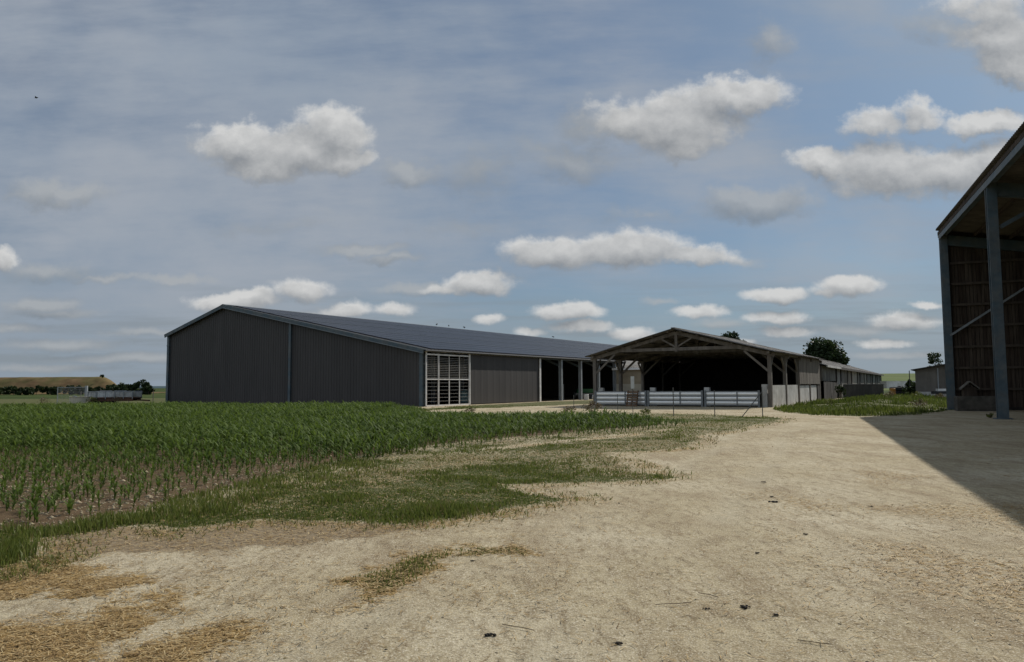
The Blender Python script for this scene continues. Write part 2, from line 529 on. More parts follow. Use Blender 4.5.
S2 = [(-3.9, 4.83), (-3.54, 5.23), (-3.05, 5.44), (-2.68, 6.04), (-2.53, 5.98), (-2.59, 5.5), (-2.59, 5.21), (-2.58, 5.01), (-2.64, 4.69), (-2.6, 4.19), (-2.82, 3.53)]
S3 = [(-2.46, 4.77), (-2.23, 5.05), (-1.94, 5.16), (-1.84, 5.1), (-2.01, 4.91), (-1.91, 4.59), (-1.77, 4.05), (-2.25, 4.06)]
S4 = [(-1.45, 6.37), (-1.22, 6.7), (-1.03, 7.27), (-0.81, 7.47), (-0.6, 7.38), (-0.74, 6.87), (-0.84, 6.36), (-1.02, 5.98), (-1.15, 5.69), (-1.17, 5.9), (-1.12, 6.06)]
S5 = [(-0.62, 7.56), (-0.34, 7.64), (0.03, 7.63), (0.03, 7.41), (-0.42, 7.33)]
MOUND = [(16.2, 45.2), (15.9, 39.8), (17.3, 37.3), (20.3, 38.4), (23.2, 41.4), (29.1, 48.4), (55.2, 88), (62, 95), (46, 96), (31, 71.8), (18.9, 52.2)]
YARDGRASS = [(-6.42, 54.6), (-3.56, 62.36), (2.73, 73.72), (8.98, 81.79), (10.24, 81.37), (7.8, 66.23), (2.2, 59.48), (-3.05, 53.44), (-5.7, 51.35)]

BARN_O, BARN_ANG = (-7.10, 59.64), math.atan2(.848, .53)
SHED_O, SHED_ANG = (18.21, 52.40), math.atan2(.856, .518)
HAY_O, HAY_ANG = (22.13, 33.60), math.atan2(12.10, 4.84)


def height(x, y):
    """height of the ground"""
    x = np.asarray(x, float); y = np.asarray(y, float)
    z = .05 * (fbm(x * .16, y * .16, 3, 3) - .5) + .022 * (fbm(x * 1.3, y * 1.3, 5, 3) - .5)
    z = z * sm(0, 6, np.hypot(x, y)) * (1 - sm(45, 60, y))
    md = sdist(x, y, MOUND)
    z = z + .58 * sm(0., 12., md) * sm(38, 62, y)
    z = z + .30 * sm(0, 4., md) * fbm(x * .5, y * .5, 8, 3)
    fd = sdist(x, y, FIELD)
    z = z + .05 * sm(-.3, .6, fd) * fbm(x * 2.5, y * 2.5, 21, 3) * (1 - sm(20, 40, y))
    return z


def ruts(x, y):
    """the two worn wheel lines of the track"""
    py_ = np.array([3.2, 4.9, 7.7, 13.5, 24.3, 35.2]); px = np.array([-1.2, -.58, .98, 3.6, 8.0, 13.6]); r = np.zeros_like(x)
    for o in (-.85, .85):
        c = np.interp(y, py_, px) + o + .5 * (fbm(x * .25, y * .25, 57, 2) - .5)
        r = np.maximum(r, sm(.38, .08, np.abs(x - c)) * sm(.32, .55, fbm(x * .9, y * .6, 58, 4)))
    return r * sm(36, 26, y)


def masks(x, y, full=False):
    """what covers the ground at each point: soil, green grass, straw / dry grass (0..1, ragged edges)"""
    x = np.asarray(x, float); y = np.asarray(y, float)
    r = np.clip(np.hypot(x, y) / 14., .3, 2.2)
    n = (fbm(x * .9, y * .9, 31, 5) - .5) * 1.5 * r
    n2 = (fbm(x * 4.5, y * 4.5, 37, 4) - .5) * .8
    fd = sdist(x, y, FIELD) + .2 + n * .35
    vd = sdist(x, y, VERGE) + n * .55 + n2 * .3
    md = sdist(x, y, MOUND) + n * .6
    gd = sdist(x, y, YARDGRASS) + n * .7
    east = sm(-5., -2.5, x)
    soil = sm(-.15 + 1.0 * east, .25 + 1.6 * east, fd)
    pat = fbm(x * .35 + 3, y * .35, 41, 4)                      # patches of live and dead grass in the verge
    wide = sm(12, 16, y) * sm(-4.5, -2., x)                     # the wide dry part beside the track
    live = np.clip(sm(.30, .84, pat + .30 * (1 - wide) + .45 * (n2 / .8)), 0, 1)
    vg = np.maximum(sm(-.2, .3, vd), sm(-.8, -.2, fd) * (.9 - .25 * east * sm(.3, 1., fd))) * (1 - soil)
    green = np.maximum.reduce([vg * live, sm(-.4, .6, md) * (.75 + .25 * pat), sm(-.5, .5, gd) * .8])
    out = np.maximum(sm(61, 66, y) * sm(-27, -33, x), sm(97, 104, y))     # the fields beyond
    green = np.maximum(green, out * (1 - .8 * sm(2.5, 1, np.abs(y - 69 - .05 * x)) * sm(-44, -50, x)))
    dry = np.maximum(vg * (1 - live * .8) * .62, .6 * out * sm(3, 1, np.abs(y - 69)))
    dry = np.maximum(dry, sm(-1.0, .05, vd) * .55 * (1 - vg) * fbm(x * 2, y * 2, 44, 3) * 1.6)
    for i, pl in enumerate((S1, S2, S3, S4, S5)):
        d = sdist(x, y, pl) + n2 * .95
        dry = np.maximum(dry, sm(-.30, .26, d) * (.72 + .4 * fbm(x * 1.6, y * 1.6, 62, 3)))
    d4 = sdist(x, y, S4) + n2 * .3
    green = np.maximum(green, sm(-.1, .25, d4) * .75)
    green = np.maximum(green, sm(-.12, .1, sdist(x, y, S5) + n2 * .5) * .6)
    # thin litter blown over the track at the right
    lit = sm(.53, .72, fbm(x * .75 + 9, y * .45, 51, 5)) * sm(1.2, 3.0, x - .12 * y) * (1 - sm(13, 20, y))
    dry = np.maximum(dry, lit * .34)
    und = np.maximum(vg * .56, green)
    mulch = sm(-.2, .2, sdist(x, y, MULCH) + n2 * .5) * (1 - vg)
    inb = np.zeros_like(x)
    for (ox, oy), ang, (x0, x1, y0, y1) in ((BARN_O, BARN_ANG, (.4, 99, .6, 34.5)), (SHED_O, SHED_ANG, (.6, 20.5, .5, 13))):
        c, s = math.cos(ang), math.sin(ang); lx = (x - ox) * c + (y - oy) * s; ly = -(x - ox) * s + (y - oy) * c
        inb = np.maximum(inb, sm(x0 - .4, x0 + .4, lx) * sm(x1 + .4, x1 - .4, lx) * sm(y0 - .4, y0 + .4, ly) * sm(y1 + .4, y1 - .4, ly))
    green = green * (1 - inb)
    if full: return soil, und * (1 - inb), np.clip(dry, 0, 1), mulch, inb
    return soil, green, np.clip(dry, 0, 1), mulch, inb


def ground_material():
    m = bpy.data.materials.new("ground cover"); m.use_nodes = True
    nt = m.node_tree; N, L = nt.nodes, nt.links
    b = N['Principled BSDF']; b.inputs['Roughness'].default_value = .95; b.inputs['Specular IOR Level'].default_value = .1
    tc = N.new('ShaderNodeTexCoord')

    def noise(scale, detail=5, rough=.6, stretch=(1, 1, 1), rot=0.):
        mp = N.new('ShaderNodeMapping'); mp.inputs['Scale'].default_value = stretch; mp.inputs['Rotation'].default_value = (0, 0, rot)
        L.new(tc.outputs['Object'], mp.inputs[0])
        n = N.new('ShaderNodeTexNoise'); n.inputs['Scale'].default_value = scale; n.inputs['Detail'].default_value = detail
        n.inputs['Roughness'].default_value = rough; L.new(mp.outputs[0], n.inputs['Vector']); return n.outputs['Fac']

    def rg(x, a, b_, c=0., d=1.):
        n = N.new('ShaderNodeMapRange'); L.new(x, n.inputs[0])
        for i, q in enumerate((a, b_, c, d)): n.inputs[i + 1].default_value = q
        return n.outputs[0]

    def mix(f, a, c):
        n = N.new('ShaderNodeMix'); n.data_type = 'RGBA'
        for s, q in ((n.inputs[0], f), (n.inputs[6], a), (n.inputs[7], c)):
            if isinstance(q, bpy.types.NodeSocket): L.new(q, s)
            else: s.default_value = q if isinstance(q, float) else (*q, 1)
        return n.outputs[2]

    def ma(op, a, c):
        n = N.new('ShaderNodeMath'); n.operation = op; n.use_clamp = op != 'SUBTRACT'
        for s, q in ((n.inputs[0], a), (n.inputs[1], c)):
            if isinstance(q, bpy.types.NodeSocket): L.new(q, s)
            else: s.default_value = q
        return n.outputs[0]

    def at(k):
        n = N.new('ShaderNodeAttribute'); n.attribute_name = k; return n.outputs['Fac']
    big, mid, fine, vfine = noise(.35, 6), noise(2.3, 7, .65), noise(14, 6, .7), noise(70, 4, .7)
    streak = noise(9, 6, .7, (1., .28, 1), .5)
    # packed chalky dirt
    dirt = mix(rg(mid, .34, .68), (.465, .392, .25), (.325, .26, .155))
    dirt = mix(rg(big, .45, .66), dirt, (.535, .465, .325))
    dirt = mix(rg(fine, .49, .68, 0, .8), dirt, (.235, .18, .108))
    dirt = mix(rg(streak, .50, .66, 0, .85), dirt, (.20, .15, .085))
    dirt = mix(rg(noise(.9, 8, .72, (1., .4, 1), .55), .48, .63, 0, .62), dirt, (.215, .152, .083))
    dirt = mix(rg(vfine, .52, .66, 0, .8), dirt, (.72, .65, .51))
    dirt = mix(ma('MULTIPLY', at('rut'), .3), dirt, (.48, .425, .305))
    dirt = mix(rg(vfine, .46, .30, 0, .75), dirt, (.15, .11, .066))
    soilc = mix(rg(fine, .35, .65), (.078, .050, .027), (.150, .102, .056))
    soilc = mix(rg(vfine, .6, .72), soilc, (.34, .27, .19))
    grassc = mix(rg(mid, .35, .65), (.045, .060, .015), (.088, .092, .028))
    strawc = mix(rg(streak, .36, .64), (.24, .145, .044), (.42, .28, .105))
    strawc = mix(rg(vfine, .5, .7, 0, .7), strawc, (.10, .066, .03))
    mulchc = mix(rg(fine, .38, .62), (.14, .095, .055), (.30, .235, .15))
    inc = mix(rg(mid, .4, .6), (.06, .05, .035), (.11, .085, .055))  # litter floor under the roofs, darkened to deepen the shade inside

    def edge(a, k=.55):
        q = ma('ADD', a, rg(fine, .3, .7, -k, k)); return rg(q, .35, .65)
    c = mix(ma('MULTIPLY', edge(at('mulch'), .4), .8), dirt, mulchc)
    c = mix(ma('MULTIPLY', edge(at('dry')), .9), c, strawc)
    c = mix(edge(at('soil'), .35), c, soilc)
    c = mix(ma('MULTIPLY', edge(at('green')), .92), c, grassc)
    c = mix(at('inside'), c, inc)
    L.new(c, b.inputs['Base Color'])
    bp = N.new('ShaderNodeBump'); bp.inputs['Strength'].default_value = .9; bp.inputs['Distance'].default_value = .03
    h = ma('ADD', ma('MULTIPLY', fine, .6), ma('MULTIPLY', vfine, .4))
    L.new(h, bp.inputs['Height']); L.new(bp.outputs[0], b.inputs['Normal'])
    return m


GROUND_MAT = ground_material()


def build_ground():
    ny, nx = 330, 460
    ys = np.concatenate([np.linspace(-6, 1.5, 12, endpoint=False), 1.5 * (120 / 1.5) ** (np.arange(ny) / (ny - 1))])
    u = np.linspace(-1, 1, nx)
    X = u[None, :] * (8 + .92 * np.maximum(ys, 0))[:, None] + 0 * ys[:, None]
    Y = np.repeat(ys[:, None], nx, 1)
    x, y = X.ravel(), Y.ravel(); ny = len(ys)
    z = height(x, y)
    z = z - .018 * ruts(x, y)
    soil, green, dry, mulch, inb = masks(x, y, True); rut = ruts(x, y) * (1 - green) * (1 - soil)
    i = (np.arange(ny - 1)[:, None] * nx + np.arange(nx - 1)[None, :]).ravel()
    F = np.stack([i, i + 1, i + nx + 1, i + nx], 1)
    fs = soil[F].mean(1); fg = np.maximum(green, dry * (sdist(x, y, VERGE) > -.1))[F].mean(1)
    mx, my = x[F].mean(1), y[F].mean(1)
    cls = np.zeros(len(F), int)
    cls[fg > .5] = 2; cls[(fg > .5) & (mx > 14.5) & (my > 36)] = 3; cls[fs > .5] = 1
    allv = np.stack([x, y, z], 1)
    for k, nm in enumerate(('dirt_track', 'crop_field', 'grass_verge', 'grass_bank')):
        f = F[cls == k]; used, inv = np.unique(f, return_inverse=True)
        o = arrays(nm, allv[used], inv.reshape(f.shape), GROUND_MAT, smooth=True,
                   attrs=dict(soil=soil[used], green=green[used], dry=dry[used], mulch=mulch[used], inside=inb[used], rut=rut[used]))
        o['kind'] = 'structure'


build_ground()

far_mat = mat("far fields", (.040, .062, .016), .95, .3, .05, col2=(.060, .076, .022), blotch=.012, spec=.05)
r_, v_, f_ = [0, 60, 130, 260, 520, 1000, 2000, 4500, 8500], [], []
mb = MB(); nseg = 64
for rr in r_[1:]:
    for k in range(nseg): v_.append((rr * math.cos(6.28318 * k / nseg), rr * math.sin(6.28318 * k / nseg), -.30))
v_.append((0, 0, -.30)); c_ = len(v_) - 1
for k in range(nseg): f_.append((c_, k, (k + 1) % nseg))
for j in range(len(r_) - 2):
    for k in range(nseg): f_.append((j * nseg + k, (j + 1) * nseg + k, (j + 1) * nseg + (k + 1) % nseg, j * nseg + (k + 1) % nseg))
tag(MB().add(v_, f_).build('ground', far_mat), kind='structure')


def terrain(name, x0, x1, y0, y1, nx, ny, hf, m):
    X, Y = np.meshgrid(np.linspace(x0, x1, nx), np.linspace(y0, y1, ny)); x, y = X.ravel(), Y.ravel()
    i = (np.arange(ny - 1)[:, None] * nx + np.arange(nx - 1)[None, :]).ravel()
    o = arrays(name, np.stack([x, y, hf(x, y)], 1), np.stack([i, i + 1, i + nx + 1, i + nx], 1), m, smooth=True)
    return tag(o, kind='structure')


hill_mat = mat("far hillside crop", (.085, .115, .034), .95, .18, .02, (1, .25, 1), col2=(.12, .14, .05), blotch=.01, spec=.05)
terrain('hill', 60, 900, 190, 1100, 60, 60,
        lambda x, y: -.5 + 9.5 * sm(190, 620, y) * sm(60, 190, x) + .5 * fbm(x * .01, y * .01, 3, 3), hill_mat)
bank_mat = mat("embankment turf", (.16, .105, .055), .95, .35, .25, (1, 1, 2.5), col2=(.115, .10, .042), blotch=.09, spec=.05)
terrain('embankment', -420, -125, 246, 330, 170, 44,
        lambda x, y: -.4 + (5.85 + .35 * (fbm(x * .05, y * .05, 5, 3) - .5)) * sm(250, 262, y) * sm(326, 312, y) * sm(-131.5, -141.5, x + .52 * (y - 255))
        + .35 * fbm(x * .3, y * .3, 9, 3), bank_mat)
wood_mat = mat("distant woods", (.06, .09, .10), .95, .3, .02, spec=.05)
terrain('distant_ridge', -2600, 600, 2900, 3300, 200, 6,
        lambda x, y: -2 + (6 + 9 * fbm(x * .004, y * .004, 2, 4)) * sm(2900, 3080, y), wood_mat)

# ================================================================ vegetation
maize_mat = leafmat("maize leaf", (.044, .082, .010), (.135, .190, .034), trans=.4, rough=.7)
grass_mat = leafmat("grass blade", (.046, .070, .010), (.15, .18, .036), (.17, .135, .055), trans=.35)
crown_mat = leafmat("tree leaf", (.014, .026, .008), (.045, .068, .020), trans=.25)
bark = mat("bark", (.09, .07, .05), .95, .3, 6, (1, 1, .2), bump=.6)
straw_mat = leafmat("straw bits", (.17, .105, .042), (.41, .275, .115), (.56, .44, .24), trans=.1, rough=.7)
stone_mat = mat("field stone", (.30, .245, .16), .9, .4, 9, bump=.4)


def maize_variant(r, n_leaf=7, segs=4):
    """one young maize plant, unit height: arching leaves from a short stem"""
    V, F, T = [], [], []
    for k in range(n_leaf):
        az = (k % 2) * math.pi + r.uniform(-.7, .7) + .3 * k
        z0 = .04 + .42 * k / n_leaf; ln = r.uniform(.5, .75) * (1 - .25 * abs(k / n_leaf - .5)); el = r.uniform(.95, 1.3)
        p = np.array([0., 0., z0]); w0 = r.uniform(.032, .054); b = len(V); t_ = r.uniform(0, 1)
        for s in range(segs + 1):
            f = s / segs; w = w0 * (1 - f) ** .7 * (1 if s else .6) + .003
            dirv = np.array([math.cos(az) * math.cos(el), math.sin(az) * math.cos(el), math.sin(el)])
            side = np.array([-math.sin(az), math.cos(az), 0]) * w
            V += [p - side, p + side]; T += [t_, min(1, t_ + .15 * f)]
            p = p + dirv * ln / segs; el -= r.uniform(.3, .62)
        for s in range(segs): F.append((b + 2 * s, b + 2 * s + 1, b + 2 * s + 3, b + 2 * s + 2))
    b = len(V); r0 = .022
    for z_ in (0, .5):
        for k in range(3): V.append(np.array([r0 * math.cos(2.094 * k), r0 * math.sin(2.094 * k), z_])); T.append(.25)
    for k in range(3): F.append((b + k, b + (k + 1) % 3, b + 3 + (k + 1) % 3, b + 3 + k))
    return np.array(V), np.array(F), np.array(T)


def bulk(name, variants, pos, sc, rot, m, which=None, tint_off=None, xy=1.0):
    """copies of a few small shapes as ONE mesh object (stuff nobody could count)"""
    n = len(pos); which = rng.integers(0, len(variants), n) if which is None else which
    VV, FF, TT, base = [], [], [], 0
    for k, (V, F, T) in enumerate(variants):
        s = np.where(which == k)[0]
        if not len(s): continue
        c, sn = np.cos(rot[s])[:, None], np.sin(rot[s])[:, None]; S = sc[s][:, None]
        x = (V[None, :, 0] * c - V[None, :, 1] * sn) * S * xy + pos[s][:, 0:1]
        y = (V[None, :, 0] * sn + V[None, :, 1] * c) * S * xy + pos[s][:, 1:2]
        z = V[None, :, 2] * S + pos[s][:, 2:3]
        VV.append(np.stack([x, y, z], 2).reshape(-1, 3))
        FF.append((F[None] + (np.arange(len(s)) * len(V))[:, None, None] + base).reshape(-1, F.shape[1]))
        t = T[None] * .7 + (np.zeros((len(s), 1)) if tint_off is None else tint_off[s][:, None]); TT.append(np.clip(t, 0, 1).ravel())
        base += len(s) * len(V)
    return arrays(name, np.concatenate(VV), np.concatenate(FF), m, tint=np.concatenate(TT))


def build_maize():
    rr = random.Random(5)
    var = [maize_variant(rr, rr.choice((5, 6, 7, 8))) for _ in range(10)]
    # rows 0.75 m apart running across the view, a plant every 13 cm
    ang = R(-14); c, s = math.cos(ang), math.sin(ang)
    a = np.arange(-75, 30, .12); bb = np.arange(-5, 75, .42)
    A, B = np.meshgrid(a, bb); A = A.ravel(); B = B.ravel()
    A = A + rng.normal(0, .05, A.shape); B = B + rng.normal(0, .07, B.shape)
    x, y = A * c - B * s, A * s + B * c
    ok = (y > 5) & (y < 60) & (np.abs(x) < .80 * y + 7)
    x, y = x[ok], y[ok]
    fd = sdist(x, y, FIELD); ok = fd > -.12; x, y, fd = x[ok], y[ok], fd[ok]
    # thin stony headland: the line where the crop closes up
    yy = y + .28 * (x + 8)
    clump = fbm(x * .5, y * .5, 61, 3); close = sm(14.5, 20.5, yy + (clump - .5) * 6)
    dens = np.where(fd < .9, .7, .95) * (1 - close) + .95 * close
    dens = dens * (1 - .75 * sm(.60, .72, fbm(x * .23 + 5, y * .23, 67, 3)) * sm(18, 24, y))
    keep = rng.random(len(x)) < dens * np.where(x < -2.5, sm(-.3, .2, fd), .45 + .55 * sm(-.1, 2.4, fd))
    x, y, fd, close = x[keep], y[keep], fd[keep], close[keep]
    hgt = (.34 + .26 * close + .19 * sm(20, 45, y)) * rng.uniform(.62, 1.2, len(x)) * np.where(x < -2.5, .8 + .2 * sm(0, 2, fd), .50 + .50 * sm(-.1, 3.2, fd))
    hgt = hgt * np.where((x > -8) & (y > 34), .72, 1) * (.72 + .50 * fbm(x * .22, y * .22, 103, 3))
    z = height(x, y) - .01
    rot = rng.uniform(0, 6.283, len(x)); toff = rng.uniform(-.1, .3, len(x)) + .15 * (fbm(x * .3, y * .3, 71, 3) - .5)
    pos = np.stack([x, y, z], 1)
    # the 300 that show largest are plants of their own
    inview = np.abs(x) < .70 * y
    size = np.where(inview, hgt / y, 0); order = np.argsort(-size); near, rest = order[:300], order[300:]
    meshes = []
    for V, F, T in var:
        o = arrays('maize_plant', V, F, maize_mat, tint=T); meshes.append(o.data); bpy.data.objects.remove(o)
    for i in near:
        o = bpy.data.objects.new('maize_plant', meshes[int(rng.integers(0, 10))]); COL.objects.link(o)
        o.location = pos[i]; o.rotation_euler = (0, 0, rot[i]); o.scale = (hgt[i] * 1.0,) * 3
        tag(o, 'young green maize plant standing on the stony thin edge of the crop field', 'maize plant', 'young maize plants at the stony edge of the field')
    o = bulk('maize_crop', var, pos[rest], hgt[rest], rot[rest], maize_mat, tint_off=toff[rest])
    tag(o, 'dense green young maize filling the field in front of the dark barn', 'maize crop', kind='stuff')


build_maize()


def blades(name, x, y, h, w, tint, m, lean=.5, label=None, cat=None):
    n = len(x); z = height(x, y) - .008
    az = rng.uniform(0, 6.283, n); fa = rng.uniform(0, 6.283, n); l = rng.uniform(.1, lean, n) * h
    dx, dy = np.cos(az) * l, np.sin(az) * l; sx, sy = np.cos(fa) * w / 2, np.sin(fa) * w / 2
    V = np.empty((n, 5, 3))
    V[:, 0] = np.stack([x - sx, y - sy, z], 1); V[:, 1] = np.stack([x + sx, y + sy, z], 1)
    V[:, 2] = np.stack([x + sx * .7 + dx * .4, y + sy * .7 + dy * .4, z + h * .58], 1)
    V[:, 3] = np.stack([x - sx * .7 + dx * .4, y - sy * .7 + dy * .4, z + h * .58], 1)
    V[:, 4] = np.stack([x + dx, y + dy, z + h * (1 - .25 * (l / h))], 1)
    F = np.array([(0, 1, 2), (0, 2, 3), (3, 2, 4)])[None] + (np.arange(n) * 5)[:, None, None]
    o = arrays(name, V.reshape(-1, 3), F.reshape(-1, 3), m, tint=np.repeat(np.clip(tint, 0, 1), 5))
    return tag(o, label, cat, kind='stuff')


def build_grass():
    # near verge: sample by distance so that the density holds in the picture
    n = 900000
    y = 4.2 * (62 / 4.2) ** rng.random(n) ; x = rng.uniform(-1, 1, n) * (.78 * y + 2)
    # density per area in this sampling ~ 1 / (y * width); fine
    soil, green, dry, mulch, inb = masks(x, y)
    out = (sdist(x, y, MOUND) < .3)
    p = rng.random(n)
    gk = (p < green * .95) & out & (soil < .6) & (inb < .3)
    pat = fbm(x * 1.2, y * 1.2, 77, 4)
    gx, gy = x[gk], y[gk]; h = rng.uniform(.35, 1., gk.sum()) * (.06 + .12 * sm(.35, .7, pat[gk]))
    h = h * np.where(gy > 38, .75, 1) * (1.0 - .5 * sm(-4.5, -2., gx) * sm(9.5, 11.5, gy))
    h = h * np.where(np.maximum(sdist(gx, gy, S4), sdist(gx, gy, S5)) > -.5, .38, 1)
    w = .006 + .0009 * gy
    t = rng.uniform(.1, .75, gk.sum()) * (.5 + .7 * pat[gk]) + dry[gk] * rng.uniform(0, .5, gk.sum()) + (rng.random(gk.sum()) < .08) * .5
    blades('verge_grass', gx, gy, h, w, t, grass_mat, label='short green grass along the edge of the maize field and track', cat='grass')
    dk = (p < dry * .38) & out & (soil < .5) & ~gk & (inb < .3) & (sdist(x, y, VERGE) > -.6)
    dx, dy = x[dk], y[dk]
    blades('dry_grass', dx, dy, rng.uniform(.02, .10, dk.sum()), .006 + .0009 * dy, rng.uniform(.55, 1., dk.sum()), grass_mat, lean=1.6,
           label='yellowed dry grass between the maize field and the dirt track', cat='dry grass')
    # grass bank on the right
    n = 160000
    y = rng.uniform(37, 92, n); x = rng.uniform(14, 60, n)
    md = sdist(x, y, MOUND) + (fbm(x, y, 31, 4) - .5) * 1.4; bare = fbm(x * .22 + 2, y * .3, 83, 3)
    k = (md > -.2) & (bare < .68) & (rng.random(n) < np.clip(1.4 - y / 80., .25, 1))
    x, y = x[k], y[k]; pat = fbm(x * .6, y * .6, 88, 3)
    blades('bank_grass', x, y, rng.uniform(.06, .26, len(x)) * (.35 + 1.5 * sm(.35, .75, pat)), .02 + .0007 * y, rng.uniform(.0, .55, len(x)) * (.2 + 1.3 * fbm(x * .25, y * .25, 91, 4)) + (rng.random(len(x)) < .07) * .3, grass_mat,
           label='rough green grass on the low bank beside the timber shed', cat='grass')


build_grass()


def build_litter():
    # loose straw lying on the ground, thick on the yellow patches and thin on the track
    n = 700000
    y = 3.6 * (26 / 3.6) ** rng.random(n); x = rng.uniform(-1, 1, n) * (.75 * y + 1)
    soil, green, dry, mulch, inb = masks(x, y)
    p = rng.random(n); thin = fbm(x * 1.1, y * .8, 95, 4)
    k = (p < np.maximum(dry * .50, .035 * sm(.45, .75, thin) + mulch * .16 + .006)) & (soil < .4)
    x, y = x[k], y[k]; n = len(x)
    z = height(x, y) + rng.uniform(.0, .018, n); ln = rng.uniform(.02, .10, n) * .40; az = rng.normal(.45, .9, n); w = .0013 + .00033 * y
    cx, cy, sl = np.cos(az), np.sin(az), rng.normal(0, .12, n)
    V = np.empty((n, 4, 3))
    for i, (a, b) in enumerate(((-1, -1), (1, -1), (1, 1), (-1, 1))):
        V[:, i] = np.stack([x + cx * ln * a - cy * w * b, y + cy * ln * a + cx * w * b, z + sl * ln * a + .004], 1)
    F = np.arange(4 * n).reshape(n, 4)
    o = arrays('loose_straw', V.reshape(-1, 3), F, straw_mat, tint=np.repeat(rng.random(n), 4))
    tag(o, 'loose yellow straw strewn over the dirt track', 'straw', kind='stuff')
    # pale stones on the bare soil and pebbles on the track
    def rock():
        V = np.array([(1, 0, 0), (-1, 0, 0), (0, 1, 0), (0, -1, 0), (0, 0, 1), (0, 0, -.4), (.7, .7, .3), (-.7, .6, .4), (.6, -.7, .35), (-.6, -.7, .3)], float)
        V = V[:6]; V = V * rng.uniform(.6, 1.2, (6, 1)) * np.array([1, .75, .5])
        F = np.array([(0, 2, 4), (2, 1, 4), (1, 3, 4), (3, 0, 4), (2, 0, 5), (1, 2, 5), (3, 1, 5), (0, 3, 5)])
        return V, F, np.zeros(6)
    var = [rock() for _ in range(8)]
    n = 130000; y = 7.5 * (34 / 7.5) ** rng.random(n); x = rng.uniform(-1, 1, n) * (.75 * y + 2)
    fd = sdist(x, y, FIELD); k = (fd > -.1) & (rng.random(n) < (.12 + .45 * sm(.35, .7, fbm(x * .8, y * .8, 99, 3))) * (1 - sm(18, 30, y)) + .02)
    x, y = x[k], y[k]
    o = bulk('field_stones', var, np.stack([x, y, height(x, y)], 1), rng.gamma(1.6, .010, len(x)) + .008, rng.uniform(0, 6.28, len(x)), stone_mat)
    tag(o, 'pale stones lying on the brown soil among the maize plants', 'stones', kind='stuff')
    n = 15000; y = 3.6 * (40 / 3.6) ** rng.random(n); x = rng.uniform(-.9, .9, n) * y
    soil, green, dry, mulch, inb = masks(x, y); k = (soil < .2) & (green < .3) & (rng.random(n) < .55)
    x, y = x[k], y[k]
    o = bulk('track_pebbles', var, np.stack([x, y, height(x, y)], 1), rng.gamma(1.5, .003, len(x)) + .002 + .0002 * y, rng.uniform(0, 6.28, len(x)), stone_mat)
    tag(o, 'small pale pebbles scattered over the dirt track', 'pebbles', kind='stuff')


build_litter()


def leaf_cloud(centres, radii, n, size, flat=.8):
    """leaf faces spread through clumps"""
    k = rng.integers(0, len(centres), n); d = rng.normal(0, 1, (n, 3)); d /= np.linalg.norm(d, axis=1)[:, None]
    rr = rng.random(n) ** .45
    P_ = centres[k] + d * (rr * radii[k])[:, None] * np.array([1, 1, flat])
    a = rng.normal(0, 1, (n, 3)); a /= np.linalg.norm(a, axis=1)[:, None]
    b = np.cross(a, rng.normal(0, 1, (n, 3))); b /= np.linalg.norm(b, axis=1)[:, None]
    s = (size * rng.uniform(.6, 1.3, n))[:, None]
    V = np.stack([P_ - a * s, P_ + b * s * .55, P_ + a * s, P_ - b * s * .55], 1)
    ct = rng.uniform(0, 1, len(centres))
    t = np.clip(.55 * ct[k] + rng.uniform(0, .5, n), 0, 1)
    return V.reshape(-1, 3), np.arange(4 * n).reshape(n, 4), np.repeat(t, 4)


def tree(name, x, y, h, rx, label, group=None, n=5000, leaf=.28, trunk=.28, m=None, clumps=34, cat='tree', z0=0., base=.28, stems=1, shape=1.0, ragged=.36):
    """tapered trunk and limbs, crown of leaf clumps with gaps"""
    t = thing(name, label, cat, (x, y, z0), 0, group)
    ch = h * (1 - base); cz = h * base + ch * .5
    cen, rad = [], []
    while len(cen) < clumps:
        q = rng.uniform(-1, 1, 3); l = np.linalg.norm(q)
        if l > 1 or l < .2: continue
        wid = 1 - .45 * max(0, q[2]) * shape
        cen.append((q[0] * rx * wid, q[1] * rx * wid, cz + q[2] * ch * .5)); rad.append(rng.uniform(.55, 1.25) * ragged * min(rx, ch * .6))
    cen, rad = np.array(cen), np.array(rad)
    V, F, T = leaf_cloud(cen, rad, n, leaf)
    arrays('crown', V, F, m or crown_mat, tint=T, parent=t)
    b = MB()
    for s in range(stems):
        ox = (s - (stems - 1) / 2) * rx * .3
        b.tube((ox, 0, -.2), (ox * 1.1, .02 * h, h * .45), trunk, trunk * .6); b.tube((ox * 1.1, .02 * h, h * .45), (ox * 1.3, 0, h * .8), trunk * .6, trunk * .15)
    for c in cen[::max(1, len(cen) // 12)]: b.tube((0, .01 * h, h * rng.uniform(.25, .5)), tuple(c), trunk * .35, trunk * .08, 6)
    b.build('trunk', bark, t)
    return t

# ================================================================ materials for the buildings
anthracite = mat("anthracite cladding", (.060, .054, .051), .6, .14, .9, (1, 1, .15), spec=.35)
steel_blue = mat("weathered blue steel", (.070, .100, .118), .55, .2, 2.5, spec=.4, col2=(.11, .12, .12))
steel_grey = mat("galvanised steel post", (.24, .26, .27), .5, .18, 3, spec=.5)
white_steel = mat("white painted steel", (.78, .76, .73), .5, .12, 3, spec=.4, col2=(.66, .62, .58))
bar_mat = mat("pale gate bars", (.70, .67, .62), .5, .2, 4)
old_galva = mat("dull galvanised tank", (.46, .47, .47), .5, .25, 1.5, metal=.4, col2=(.30, .29, .27))
dark_sheet = mat("dark roof sheet", (.05, .05, .05), .7, .2, 2)
pv_mat = mat("solar panel glass", (.005, .0085, .019), .36, .25, .35, spec=.15, col2=(.008, .012, .025))
trim_grey = mat("grey ridge trim", (.17, .19, .20), .5, .15, 2, spec=.4)
